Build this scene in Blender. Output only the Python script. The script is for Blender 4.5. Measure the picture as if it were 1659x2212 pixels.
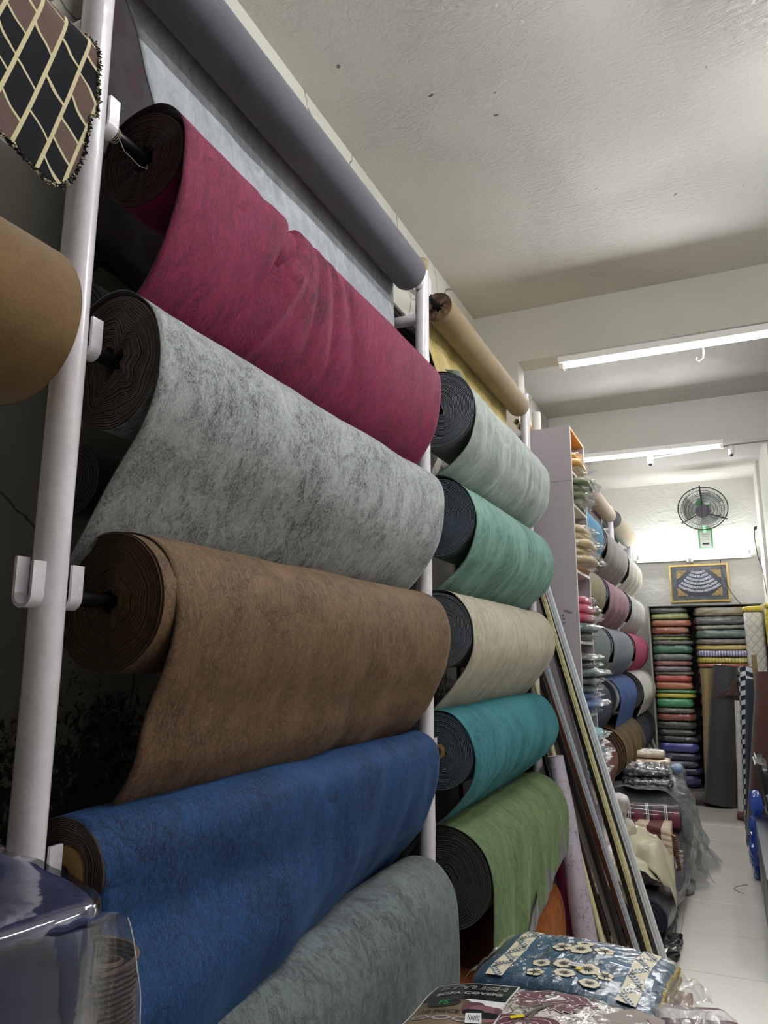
import bpy, math, random
from mathutils import Vector, Matrix, noise, Euler

for _o in list(bpy.data.objects): bpy.data.objects.remove(_o)
SC = bpy.context.scene
COL = SC.collection

# ------------------------------------------------------------------ camera
cam = bpy.data.cameras.new('camera'); camo = bpy.data.objects.new('camera', cam); COL.objects.link(camo)
cam.sensor_fit = 'VERTICAL'; cam.sensor_height = 24.0; cam.lens = 24.0 * 1600.0 / 2212.0
cam.clip_start = 0.02; cam.clip_end = 60
camo.location = (0, 0, 1.55)
camo.rotation_euler = (math.radians(90 + 11.0), 0, math.radians(24.228))
SC.camera = camo

# ------------------------------------------------------------------ world and exposure
w = bpy.data.worlds.new('world'); SC.world = w; w.use_nodes = True
w.node_tree.nodes['Background'].inputs[0].default_value = (0.75, 0.8, 0.85, 1)
w.node_tree.nodes['Background'].inputs[1].default_value = 0.25
SC.view_settings.view_transform = 'Standard'; SC.view_settings.look = 'None'
SC.view_settings.gamma = 1.0; SC.view_settings.use_curve_mapping = False
SC.view_settings.exposure = 0.95
SC.cycles.max_bounces = 7; SC.cycles.transparent_max_bounces = 16
SC.cycles.diffuse_bounces = 4; SC.cycles.caustics_reflective = False; SC.cycles.caustics_refractive = False
SC.cycles.sample_clamp_indirect = 4.0

TUBE_W = 105.0      # radiance of the fluorescent tubes
TUBES = [          # (x0, x1, y, z, facing -1 = towards the camera side of the beam)
    (-0.82, 0.40, 4.735, 3.44, -1, 'white fluorescent tube batten on the face of the near ceiling beam'),
    (-1.10, 0.12, 7.235, 3.432, -1, 'fluorescent tube batten under the far ceiling beam beside the shelf tower'),
    (-0.86, 0.36, 9.655, 2.75, -1, 'fluorescent tube batten glowing on the back wall under the fan'),
]
HIDDEN_TUBES = [   # further tubes of the same room, beside and behind the photographer
    ((0.30, 0.80, 3.62), (0.30, 2.02, 3.62)),
    ((1.2, 2.2, 3.55), (1.2, 3.42, 3.55)),
]

# ------------------------------------------------------------------ helpers
def lin(c):
    if isinstance(c, str):
        c = [int(c[i:i+2], 16) / 255 for i in (0, 2, 4)]
    return tuple(((v / 12.92) if v <= 0.04045 else ((v + 0.055) / 1.055) ** 2.4) for v in c[:3]) + (1.0,)

def fbm(x, y, z, o=3):
    s = 0; a = 1
    for _ in range(o):
        s += a * noise.noise(Vector((x, y, z))); x *= 2.03; y *= 2.03; z *= 2.03; a *= 0.5
    return s

class MB:
    def __init__(s): s.v = []; s.f = []; s.m = []; s.uv = None
    def face(s, f, m=0, uv=None):
        s.f.append(tuple(f)); s.m.append(m)
        if uv is not None:
            if s.uv is None: s.uv = {}
            s.uv[len(s.f) - 1] = uv
    def box(s, a, b, m=0, R=None, c=None):
        i = len(s.v)
        P = [Vector((x, y, z)) for z in (a[2], b[2]) for y in (a[1], b[1]) for x in (a[0], b[0])]
        if R is not None:
            c = Vector(c if c is not None else ((a[0]+b[0])/2, (a[1]+b[1])/2, (a[2]+b[2])/2))
            P = [R @ (p - c) + c for p in P]
        s.v += P
        for q in ((0,2,3,1),(4,5,7,6),(0,1,5,4),(2,6,7,3),(0,4,6,2),(1,3,7,5)): s.face([i+k for k in q], m)
        return s
    def tube(s, pts, r, seg=10, m=0, cap=True, m_cap=None):
        pts = [Vector(p) for p in pts]; n = len(pts)
        if not isinstance(r, (list, tuple)): r = [r] * n
        up = None; i0 = len(s.v)
        for k, p in enumerate(pts):
            t = (pts[min(k+1, n-1)] - pts[max(k-1, 0)]).normalized()
            if up is None:
                up = Vector((0, 0, 1)) if abs(t.z) < 0.9 else Vector((1, 0, 0))
            a = t.cross(up).normalized(); b = a.cross(t).normalized(); up = b
            for j in range(seg):
                th = 2 * math.pi * j / seg
                s.v.append(p + (a * math.cos(th) + b * math.sin(th)) * r[k])
        for k in range(n - 1):
            for j in range(seg):
                j2 = (j + 1) % seg
                s.face((i0+k*seg+j, i0+k*seg+j2, i0+(k+1)*seg+j2, i0+(k+1)*seg+j), m)
        if cap:
            mc = m if m_cap is None else m_cap
            s.face([i0 + j for j in range(seg)][::-1], mc); s.face([i0 + (n-1)*seg + j for j in range(seg)], mc)
        return s
    def ring(s, c, R, r, seg=48, ss=6, ax=2, m=0, M=None):
        i0 = len(s.v)
        for k in range(seg):
            a = 2*math.pi*k/seg
            for j in range(ss):
                b = 2*math.pi*j/ss
                q = (R + r*math.cos(b))
                p = Vector((q*math.cos(a), q*math.sin(a), r*math.sin(b)))
                if M is not None: p = M @ p
                s.v.append(p + Vector(c))
        for k in range(seg):
            for j in range(ss):
                k2 = (k+1) % seg; j2 = (j+1) % ss
                s.face((i0+k*ss+j, i0+k2*ss+j, i0+k2*ss+j2, i0+k*ss+j2), m)
        return s
    def grid(s, fn, nu, nv, m=0, close_u=False, uvfn=None):
        i0 = len(s.v)
        for i in range(nu + 1):
            for j in range(nv + 1):
                s.v.append(Vector(fn(i / nu, j / nv)))
        for i in range(nu):
            for j in range(nv):
                a = i0 + i*(nv+1) + j; b = a + nv + 1
                uv = None
                if uvfn: uv = [uvfn(i/nu, j/nv), uvfn((i+1)/nu, j/nv), uvfn((i+1)/nu, (j+1)/nv), uvfn(i/nu, (j+1)/nv)]
                s.face((a, b, b+1, a+1), m, uv)
        return s
    def poly(s, pts, m=0):
        i = len(s.v); s.v += [Vector(p) for p in pts]; s.face(range(i, i+len(pts)), m); return s
    def fan(s, c, pts, m=0):
        i = len(s.v); s.v += [Vector(c)] + [Vector(p) for p in pts]; n = len(pts)
        for k in range(n): s.face((i, i+1+k, i+1+(k+1) % n), m)
        return s

def mesh_of(name, mb, mats, smooth=True, off=None):
    me = bpy.data.meshes.new(name)
    vs = mb.v if off is None else [Vector(v) - off for v in mb.v]
    me.from_pydata([tuple(v) for v in vs], [], mb.f)
    for m in (mats if isinstance(mats, (list, tuple)) else [mats]): me.materials.append(m)
    me.polygons.foreach_set('material_index', mb.m)
    me.polygons.foreach_set('use_smooth', [bool(smooth)] * len(mb.f))
    if mb.uv is not None:
        ul = me.uv_layers.new(name='UVMap')
        for p in me.polygons:
            u = mb.uv.get(p.index)
            if u:
                for k, li in enumerate(p.loop_indices): ul.data[li].uv = u[k]
    me.update()
    return me

def add_sharp(me, ang=40):
    try: me.set_sharp_from_angle(angle=math.radians(ang))
    except Exception: pass

def ob(name, mb, mats, parent=None, smooth=True, local=False, label=None, sharp=True):
    """links mb as one mesh object; world coordinates are re-based on the parent unless local"""
    off = None
    if parent is not None and not local: off = world_loc(parent)
    me = mesh_of(name, mb, mats, smooth, off)
    if smooth and sharp: add_sharp(me)
    o = bpy.data.objects.new(name, me); COL.objects.link(o)
    if parent is not None: o.parent = parent
    if label: o['label'] = label
    return o

def world_loc(o):
    v = Vector((0, 0, 0))
    while o is not None: v += Vector(o.location); o = o.parent
    return v

def thing(name, label, cat, loc=(0,0,0), group=None, rot=0):
    o = bpy.data.objects.new(name, None); COL.objects.link(o); o.empty_display_size = 0.05
    o.location = loc; o.rotation_euler = (0, 0, rot); o['label'] = label; o['category'] = cat
    if group: o['group'] = group
    return o

def single(name, label, cat, mb, mats, group=None, smooth=True, origin=None):
    if origin is None: origin = Vector((0,0,0))
    me = mesh_of(name, mb, mats, smooth, Vector(origin))
    if smooth: add_sharp(me)
    o = bpy.data.objects.new(name, me); COL.objects.link(o); o.location = origin
    o['label'] = label; o['category'] = cat
    if group: o['group'] = group
    return o

def struct(name, mb, mats, smooth=False, parent=None):
    o = ob(name, mb, mats, parent, smooth)
    if parent is None: o['kind'] = 'structure'
    return o

# ------------------------------------------------------------------ materials
class NT:
    def __init__(s, name):
        s.mat = bpy.data.materials.new(name); s.mat.use_nodes = True; s.t = s.mat.node_tree
        s.b = s.t.nodes['Principled BSDF']; s.out = s.t.nodes['Material Output']
    def n(s, typ, ins=None, **kw):
        nd = s.t.nodes.new(typ)
        for k, v in kw.items(): setattr(nd, k, v)
        for k, v in (ins or {}).items():
            if hasattr(v, 'links'): s.t.links.new(v, nd.inputs[k])
            else: nd.inputs[k].default_value = v
        return nd
    def l(s, a, b): s.t.links.new(a, b)
    def ramp(s, fac, stops, interp='LINEAR'):
        r = s.n('ShaderNodeValToRGB'); r.color_ramp.interpolation = interp
        e = r.color_ramp.elements
        while len(e) < len(stops): e.new(0.5)
        for k, (p, c) in enumerate(stops): e[k].position = p; e[k].color = lin(c) if isinstance(c, str) else (c, c, c, 1)
        s.l(fac, r.inputs[0]); return r.outputs[0]
    def mix(s, fac, a, b, mode='MIX'):
        m = s.n('ShaderNodeMix', data_type='RGBA', blend_type=mode)
        for k, v in ((0, fac), (6, a), (7, b)):
            if hasattr(v, 'links'): s.l(v, m.inputs[k])
            else: m.inputs[k].default_value = lin(v) if isinstance(v, str) else v
        return m.outputs[2]
    def bump(s, h, st=0.3, dist=0.01):
        b = s.n('ShaderNodeBump', {'Strength': st, 'Distance': dist}); s.l(h, b.inputs['Height']); s.l(b.outputs[0], s.b.inputs['Normal'])
    def coord(s, kind='Object', scale=(1,1,1), rot=(0,0,0), loc=(0,0,0)):
        c = s.n('ShaderNodeTexCoord'); m = s.n('ShaderNodeMapping')
        m.inputs['Scale'].default_value = scale; m.inputs['Rotation'].default_value = rot; m.inputs['Location'].default_value = loc
        s.l(c.outputs[kind], m.inputs[0]); return m.outputs[0]
    def noise(s, v, scale, detail=4, rough=0.55, dist=0.0):
        nd = s.n('ShaderNodeTexNoise', {'Scale': scale, 'Detail': detail, 'Roughness': rough, 'Distortion': dist})
        s.l(v, nd.inputs['Vector']); return nd.outputs[0]

_cache = {}
def plain(name, col, rough=0.6, metal=0.0, coat=0.0, var=0.12, scale=25, bump=0.0, spec=0.5, sheen=0.0, stretch=(1,1,1)):
    k = ('plain', name, col, rough, metal, coat, var, scale, bump, spec, sheen)
    if k in _cache: return _cache[k]
    t = NT(name); v = t.coord('Object', stretch)
    n = t.noise(v, scale, 4, 0.6)
    c = lin(col)
    hi = tuple(min(1, x * (1 + var)) for x in c[:3]) + (1,); lo = tuple(x * (1 - var) for x in c[:3]) + (1,)
    f = t.ramp(n, [(0.3, 0.0), (0.7, 1.0)])
    t.l(t.mix(f, lo, hi), t.b.inputs['Base Color'])
    t.b.inputs['Roughness'].default_value = rough; t.b.inputs['Metallic'].default_value = metal
    t.b.inputs['Coat Weight'].default_value = coat; t.b.inputs['Coat Roughness'].default_value = 0.1
    t.b.inputs['Specular IOR Level'].default_value = spec
    t.b.inputs['Sheen Weight'].default_value = sheen
    if bump: t.bump(n, bump, 0.004)
    _cache[k] = t.mat; return t.mat

def velvet(name, dark, mid, light, seed=0, scale=14, stretch=2.6, contrast=0.16, slant=0.25, vein=0.0, fine=0.55, sheen=0.22, bump=0.15, deep=0.95):
    """brushed suede-like upholstery cloth on UV in metres (u along the roll, v down the cloth)"""
    t = NT(name)
    v = t.coord('UV', (stretch, 1, 1), (0, 0, slant), (seed * 1.7, seed * 0.9, 0))
    n1 = t.noise(v, scale, 7, 0.68, 1.6)
    f1 = t.ramp(n1, [(0.5 - contrast*.62, 0.0), (0.5 + contrast*.62, 1.0)])
    v2 = t.coord('UV', (stretch * 1.6, 1, 1), (0, 0, slant * 1.6), (seed, 3 + seed, 0))
    n2 = t.noise(v2, scale * 5.5, 5, 0.7, 2.2)
    f2 = t.ramp(n2, [(0.48, 0.0), (0.60, 1.0)])
    n3 = t.noise(t.coord('UV', (1, 1, 1), (0, 0, 0), (seed * 2.1, 0, 0)), 3.2, 3, 0.5, 0.6)
    base = t.mix(f1, dark, mid)
    base = t.mix(t.n('ShaderNodeMath', {0: f2, 1: fine}, operation='MULTIPLY').outputs[0], base, light)
    f3 = t.ramp(n3, [(0.4, 0.0), (0.65, 0.25)])
    base = t.mix(f3, base, light)
    if vein:
        nv = t.noise(t.coord('UV', (stretch * .8, 1, 1), (0, 0, slant), (7 + seed, 0, 0)), scale * 1.9, 6, 0.75, 3.5)
        fv = t.ramp(nv, [(0.47, 0.0), (0.505, 1.0), (0.54, 0.0)])
        base = t.mix(t.n('ShaderNodeMath', {0: fv, 1: vein}, operation='MULTIPLY').outputs[0], base, light)
    base = t.mix(1.0, base, (deep, deep, deep, 1), 'MULTIPLY')
    t.l(base, t.b.inputs['Base Color'])
    t.b.inputs['Roughness'].default_value = 0.78
    t.b.inputs['Specular IOR Level'].default_value = 0.3
    t.b.inputs['Sheen Weight'].default_value = sheen; t.b.inputs['Sheen Roughness'].default_value = 0.38
    t.b.inputs['Sheen Tint'].default_value = tuple(min(1, x*1.3 + .12) for x in lin(light)[:3]) + (1,)
    t.bump(n2, bump, 0.003)
    return t.mat

def felt(name, col, light, seed=0, grain=220, sheen=0.3):
    t = NT(name); v = t.coord('UV', (1, 1, 1), (0, 0, 0), (seed, 0, 0))
    n = t.noise(v, grain, 3, 0.6); n2 = t.noise(v, 6, 4, 0.6, 1.0)
    f = t.ramp(n, [(0.3, 0.0), (0.75, 0.5)]); g = t.ramp(n2, [(0.35, 0.0), (0.7, 0.5)])
    b = t.mix(f, col, light); b = t.mix(g, b, light)
    t.l(b, t.b.inputs['Base Color']); t.b.inputs['Roughness'].default_value = 0.85
    t.b.inputs['Sheen Weight'].default_value = sheen; t.b.inputs['Specular IOR Level'].default_value = 0.25
    t.bump(n, 0.15, 0.002)
    return t.mat

def plastic_film(name, tint='ffffff', gloss=0.085, rough=0.12, nsc=38, bst=.8):
    if ('film', name) in _cache: return _cache[('film', name)]
    t = NT(name)
    t.t.nodes.remove(t.b)
    tr = t.n('ShaderNodeBsdfTransparent', {'Color': lin(tint)})
    gl = t.n('ShaderNodeBsdfGlossy', {'Color': (1, 1, 1, 1), 'Roughness': rough})
    lw = t.n('ShaderNodeLayerWeight', {'Blend': 0.35})
    nz = t.noise(t.coord('Object', (1, 1, 1)), nsc, 3, 0.6, 1.5)
    bp = t.n('ShaderNodeBump', {'Strength': bst, 'Distance': 0.006}); t.l(nz, bp.inputs['Height'])
    t.l(bp.outputs[0], gl.inputs['Normal'])
    mm = t.n('ShaderNodeMath', {0: lw.outputs['Facing'], 1: 0.45}, operation='MULTIPLY')
    ad = t.n('ShaderNodeMath', {0: mm.outputs[0], 1: gloss}, operation='ADD'); ad.use_clamp = True
    mx = t.n('ShaderNodeMixShader'); t.l(ad.outputs[0], mx.inputs[0]); t.l(tr.outputs[0], mx.inputs[1]); t.l(gl.outputs[0], mx.inputs[2])
    t.l(mx.outputs[0], t.out.inputs['Surface'])
    _cache[('film', name)] = t.mat
    return t.mat

def emitter(name, col, strength):
    t = NT(name); t.t.nodes.remove(t.b)
    e = t.n('ShaderNodeEmission', {'Color': col, 'Strength': strength}); t.l(e.outputs[0], t.out.inputs['Surface'])
    return t.mat

def plaster(name, col, col2, rough=0.75, brush=(1,1,1), rot=0.0, bump=0.35, scale=9, specks=True, zone=None):
    t = NT(name); v = t.coord('Object', (1, 1, 1))
    big = t.noise(v, 0.7, 4, 0.5, 0.4)
    vb = t.coord('Object', brush, (0, 0, rot))
    br = t.noise(vb, scale, 7, 0.62, 1.3)
    fn = t.noise(v, 60, 4, 0.6)
    base = t.mix(t.ramp(big, [(0.35, 0.0), (0.68, 1.0)]), col, col2)
    if specks:
        sp = t.noise(v, 13, 2, 0.5, 0.0)
        s = t.ramp(sp, [(0.0, 0.0), (0.765, 0.0), (0.78, 1.0)])
        base = t.mix(s, base, '6a665c')
    t.l(base, t.b.inputs['Base Color']); t.b.inputs['Roughness'].default_value = rough
    h = t.n('ShaderNodeMath', {0: fn, 1: 0.12}, operation='MULTIPLY').outputs[0]
    if zone is not None:
        z = t.ramp(t.noise(v, zone[0], 2, 0.5, 0.5), [(zone[1], 0.15), (zone[2], 1.0)])
        br = t.n('ShaderNodeMath', {0: br, 1: z}, operation='MULTIPLY').outputs[0]
    h = t.n('ShaderNodeMath', {0: br, 1: h}, operation='ADD').outputs[0]
    t.bump(h, bump, 0.02)
    return t.mat

M = {}
M['ceiling'] = plaster('ceiling_plaster', 'cbc9c1', 'c1beb5', 0.62, (1.0, 3.2, 1), 0.5, 1.0, 15, True, (0.8, 0.40, 0.58))
M['beam'] = plaster('beam_plaster', 'cfcdc4', 'c4c2b8', 0.6, (1, 1, 1), 0, 0.25, 4, False)
M['backwall'] = plaster('back_wall_plaster', 'd4d3cc', 'c9c8c0', 0.5, (1, 1, 1.5), 0.4, 0.45, 5, False)

def wall_left_mat():
    t = NT('left_wall_plaster'); v = t.coord('Object')
    big = t.noise(v, 1.1, 4, 0.6, 0.6)
    base = t.mix(t.ramp(big, [(0.35, 0.0), (0.7, 1.0)]), 'c9c8bb', 'b2b1a8')
    # black mould and crumbling plaster low down; the greying there is mostly painted-in shade
    sep = t.n('ShaderNodeSeparateXYZ'); t.l(v, sep.inputs[0])
    low = t.n('ShaderNodeMapRange', {'From Min': 1.05, 'From Max': 1.75, 'To Min': 1.0, 'To Max': 0.0}); t.l(sep.outputs[2], low.inputs[0])
    m1 = t.noise(v, 2.2, 6, 0.75, 0.8); m2 = t.noise(v, 34, 5, 0.8, 1.0)
    a = t.n('ShaderNodeMath', {0: m1, 1: low.outputs[0]}, operation='MULTIPLY').outputs[0]
    b = t.n('ShaderNodeMath', {0: m2, 1: 0.9}, operation='MULTIPLY').outputs[0]
    c = t.n('ShaderNodeMath', {0: a, 1: b}, operation='ADD').outputs[0]
    f = t.ramp(c, [(0.70, 0.0), (0.76, 1.0)])
    base = t.mix(f, base, '1d1c1a')
    low_shade = t.ramp(low.outputs[0], [(0.0, 0.0), (1.0, 0.75)])  # dark grey of the lower wall, mostly shade put into the colour
    base = t.mix(t.n('ShaderNodeMath', {0: low_shade, 1: t.ramp(m1, [(0.3, 0.2), (0.6, 1.0)])}, operation='MULTIPLY').outputs[0], base, '63625c')
    vo = t.n('ShaderNodeTexVoronoi', {'Scale': 1.3}, feature='DISTANCE_TO_EDGE'); dn = t.n('ShaderNodeTexNoise', {'Scale': 6.0, 'Detail': 6.0})
    t.l(v, dn.inputs['Vector']); mv = t.n('ShaderNodeMix', data_type='RGBA'); mv.inputs[0].default_value = 0.12
    t.l(v, mv.inputs[6]); t.l(dn.outputs[1], mv.inputs[7]); t.l(mv.outputs[2], vo.inputs['Vector'])
    cr = t.ramp(vo.outputs[0], [(0.0, 1.0), (0.006, 0.0)])
    base = t.mix(cr, base, '3a3934')
    t.l(base, t.b.inputs['Base Color']); t.b.inputs['Roughness'].default_value = 0.7
    hh = t.n('ShaderNodeMath', {0: m2, 1: f}, operation='SUBTRACT').outputs[0]
    t.bump(hh, 0.35, 0.01)
    return t.mat
M['wall_left'] = wall_left_mat()
M['white_paint'] = plain('white_gloss_paint', 'e6e0e6', 0.22, 0, 0.5, 0.06, 30, 0.35)
M['tile'] = plain('cream_floor_tile', 'd6d0c4', 0.28, 0, 0.2, 0.03, 3)
M['grout'] = plain('tile_grout', '9a9488', 0.8)
M['steel'] = plain('dark_steel_tube', '3a3a3d', 0.32, 0.9, 0, 0.1, 20)
M['chrome'] = plain('chrome_tube', 'b9bcc0', 0.12, 1.0, 0, 0.05, 20)
M['cardboard'] = plain('cardboard_core', 'a58250', 0.8, 0, 0, 0.15, 60)
M['film'] = plastic_film('clear_plastic_film')
M['film_smooth'] = plastic_film('smooth_clear_film', 'f4f6fa', 0.05, 0.1, 9, .35)
M['film_bag'] = plastic_film('milky_bag_film', 'e4e6e8', 0.15, 0.16, 16, .9)
t_ = NT('cloudy_plastic_film')
_p = t_.b; _p.inputs['Base Color'].default_value = lin('c8cccb'); _p.inputs['Roughness'].default_value = .18
_tr = t_.n('ShaderNodeBsdfTransparent', {'Color': lin('e6e8e8')}); _lw = t_.n('ShaderNodeLayerWeight', {'Blend': .4}); _mx = t_.n('ShaderNodeMixShader')
_nz = t_.ramp(t_.noise(t_.coord('Object'), 11, 4, .65, 1.5), [(.35, .12), (.7, .5)])
_ad = t_.n('ShaderNodeMath', {0: _lw.outputs['Facing'], 1: _nz}, operation='MULTIPLY_ADD'); _ad.inputs[2].default_value = .12; _ad.use_clamp = True
t_.l(_ad.outputs[0], _mx.inputs[0]); t_.l(_tr.outputs[0], _mx.inputs[1]); t_.l(_p.outputs[0], _mx.inputs[2]); t_.l(_mx.outputs[0], t_.out.inputs['Surface'])
M['film_grey'] = t_.mat
M['black'] = plain('matt_black', '16171a', 0.5)
M['wire'] = plain('black_cable', '141416', 0.45)
M['green'] = plain('green_fan_plastic', '3f9a55', 0.35)
M['paper'] = plain('white_paper', 'efefee', 0.6, 0, 0, 0.02)
M['laminate'] = plain('grey_lilac_laminate', 'b5acb2', 0.5, 0, 0, 0.04, 50)
M['edge'] = plain('white_edge_band', 'ece9e4', 0.4, 0, 0, 0.02)
M['orange_wood'] = plain('orange_veneer', 'd99a52', 0.5, 0, 0, 0.12, 8, stretch=(1, 6, 1))
M['tube'] = emitter('fluorescent_glow', (0.97, 0.985, 1.0, 1), TUBE_W)
M['yellow'] = plain('yellow_sticker', 'f2d200', 0.5, 0, 0, 0.02)

# ------------------------------------------------------------------ the room
XL, XR, YB, YF, ZC = -1.45, 1.9, 9.72, -2.3, 3.93
def shell():
    m = MB(); m.box((XL-.14, YF-.2, 0), (XL, YB+.2, ZC+.1)); struct('wall_left', m, M['wall_left'])
    m = MB(); m.box((XR, YF-.2, 0), (XR+.14, 7.6, ZC+.1)); m.box((0.52, 7.5, 0), (XR+.14, YB+.2, ZC+.1)); struct('wall_right', m, M['backwall'])
    m = MB(); m.box((XL, YB, 0), (0.52, YB+.2, ZC)); struct('wall_back', m, M['backwall'])
    m = MB(); m.box((XL, YF-.2, 0), (XR, YF, ZC)); struct('wall_front', m, M['backwall'])
    m = MB()
    m.box((XL, YF, ZC), (XR, 7.5, ZC+.14)); m.box((XL, 7.5, 3.67), (XR, YB, ZC+.14)); struct('ceiling', m, M['ceiling'])
    # near beam with its pilaster on the left, far beam, plastered soffit edges
    m = MB(); m.box((XL, 4.80, 3.552), (XR, 4.985, ZC)); struct('trim_1', m, M['beam'])
    m = MB(); m.box((XL, 4.80, 0), (-1.144, 4.985, 3.552)); struct('trim_2', m, M['beam'])
    m = MB(); m.box((XL, 7.30, 3.49), (XR, 7.5, ZC)); struct('trim_3', m, M['beam'])
    m = MB(); m.box((0.49, 9.0, 0), (0.52, YB, 3.67)); struct('trim_4', m, M['beam'])
    # floor slab with single tiles let into it
    m = MB(); m.box((XL, YF, -.12), (XR, YB, -0.0035)); fl = struct('floor', m, M['grout'])
    g = 0.0016; s = 0.6
    x0 = -0.345 - 2 * s; y0 = 4.965 - 12 * s
    me = None
    for i in range(6):
        for j in range(20):
            xa = max(XL, x0 + i*s) + g; xb = min(XR, x0 + (i+1)*s) - g; ya = max(YF, y0 + j*s) + g; yb = min(YB, y0 + (j+1)*s) - g
            if xb - xa < .05 or yb - ya < .05: continue
            full = xb - xa > .59 and yb - ya > .59
            if full and me is not None: o = bpy.data.objects.new('tile', me)
            else:
                q = MB(); hx, hy, b = (xb-xa)/2, (yb-ya)/2, 0.0012
                q.v += [Vector((sx*hx, sy*hy, -.0035)) for sx, sy in ((-1,-1),(1,-1),(1,1),(-1,1))] + [Vector((sx*hx, sy*hy, -b)) for sx, sy in ((-1,-1),(1,-1),(1,1),(-1,1))] + [Vector((sx*(hx-b), sy*(hy-b), 0)) for sx, sy in ((-1,-1),(1,-1),(1,1),(-1,1))]
                for k in range(4):
                    k2 = (k+1) % 4; q.face((k, k2, 4+k2, 4+k)); q.face((4+k, 4+k2, 8+k2, 8+k))
                q.face((8, 9, 10, 11))
                mm = mesh_of('tile', q, M['tile'], False); o = bpy.data.objects.new('tile', mm)
                if full: me = mm
            COL.objects.link(o); o.parent = fl; o.location = ((xa+xb)/2, (ya+yb)/2, 0)
shell()

# ------------------------------------------------------------------ lamps
def batten(x0, x1, y, z, face, label):
    t = thing('tube_light', label, 'lamp', (x0, y, z))
    m = MB()
    if y > 9: m.box((x0-.03, y+.006, z-.060), (x1+.03, y+.064, z-.022))
    else: m.box((x0-.03, y-.030, z+.020), (x1+.03, y+.064, z+.062))
    ob('batten', m, M['edge'], t)
    m = MB(); m.box((x0-.028, y-.016, z-.018), (x0, y+.03, z+.03)); ob('lamp_holder', m, M['edge'], t)
    m = MB(); m.box((x1, y-.016, z-.018), (x1+.028, y+.03, z+.03)); ob('lamp_holder', m, M['edge'], t)
    m = MB(); m.tube([(x0, y, z), (x1, y, z)], 0.013, 12); ob('tube', m, M['tube'], t, sharp=False)
for a in TUBES: batten(*a)
def side_batten(p, q, label):
    p = Vector(p); q = Vector(q); d = (q-p).normalized(); t = thing('tube_light', label, 'lamp', p)
    n = Vector((0, 0, 1))
    for k in (.2, .8):
        e = p.lerp(q, k); m = MB(); m.tube([(e.x, e.y, e.z + .08), (e.x, e.y, ZC)], .006, 8); ob('hanging_wire', m, M['chrome'], t)
    m = MB(); a = p - d*.03; b = q + d*.03
    m.box((min(a.x, b.x)-.055, a.y, a.z+.045), (max(a.x, b.x)+.055, b.y, a.z+.085)); ob('batten', m, M['edge'], t)
    for e in (p - d*.012, q + d*.012):
        m = MB(); m.tube([e, e + n*.05], 0.018, 8); ob('lamp_holder', m, M['edge'], t)
    m = MB(); m.tube([p, q], 0.013, 12); ob('tube', m, M['tube'], t, sharp=False)
side_batten(*HIDDEN_TUBES[0], 'fluorescent batten hung from the ceiling above the aisle, the one nearer the camera')
side_batten(*HIDDEN_TUBES[1], 'fluorescent batten hung from the ceiling on the right side of the room, the further one')

# ------------------------------------------------------------------ rack posts
POSTX = -0.94
ROWZ = [2.93, 2.485, 2.06, 1.64, 1.225, 0.80]
def hook_mb(x, y, z):
    """a flat strip bent to a U that carries a rod"""
    m = MB(); w = 0.0115; t = 0.0028; r = 0.0175
    pts = []
    pts.append((x + r, z + 0.05)); pts.append((x + r, z))
    for k in range(1, 8):
        a = math.pi * k / 8; pts.append((x + r*math.cos(a), z - r*math.sin(a)))
    pts.append((x - r, z)); pts.append((x - r, z + 0.058))
    n = len(pts); i0 = len(m.v)
    for k, (px, pz) in enumerate(pts):
        a = pts[max(k-1, 0)]; b = pts[min(k+1, n-1)]
        d = Vector((b[0]-a[0], 0, b[1]-a[1])).normalized(); nn = Vector((d.z, 0, -d.x))
        for yy in (-w, w):
            for s_ in (-t, t):
                p = Vector((px, y + yy, pz)) + nn * s_; m.v.append(p)
    for k in range(n-1):
        a = i0 + 4*k; b = a + 4
        m.face((a, a+1, b+1, b)); m.face((a+2, b+2, b+3, a+3)); m.face((a, b, b+2, a+2)); m.face((a+1, a+3, b+3, b+1))
    m.face((i0, i0+2, i0+3, i0+1)); e = i0 + 4*(n-1); m.face((e, e+1, e+3, e+2))
    return m

def post(y, label, left=True, right=True, ztop=3.04, r=0.0265, dx=0.0):
    x = POSTX + dx
    t = thing('rack_post', label, 'post', (x, y, 0), 'white steel posts of the roll rack')
    m = MB(); m.tube([(x, y, 0.0)] + [(x + 0.0008*math.sin(k*1.7), y, 0.0 + ztop*k/24) for k in range(1, 25)], r, 24)
    ob('pole', m, M['white_paint'], t)
    m = MB(); m.box((x-.05, y-.05, 0), (x+.05, y+.05, .006)); ob('foot_plate', m, M['white_paint'], t)
    for zc in (2.805, 2.66, 1.0):
        m = MB(); m.tube([(x-.02, y, zc), (XL+.004, y, zc)], 0.021, 16); ob('wall_arm', m, M['white_paint'], t)
    for z in ROWZ:
        for side, on in ((-1, left), (1, right)):
            if on: ob('hook', hook_mb(x + 0.0, y + side*(r + 0.0105), z), M['white_paint'], t)
    return t
PY = [0.83, 2.44, 4.07, 6.07, 7.69, 9.28]
PL = ['nearest thick white rack post at the left of the photo', 'white rack post with bare worn top right of the crimson roll',
      'white rack post just before the grey shelf tower', 'white rack post beyond the shelf tower, mostly hidden by rolls',
      'white rack post between the taupe and the cream roll far down the rack', 'last white rack post beside the back wall']
for y, l in zip(PY, PL): post(y, l)
post(-0.79, 'white rack post behind the left edge of the photo', True, True)
post(4.80, 'white rack post hidden behind the shelf tower', False, True)
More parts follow.
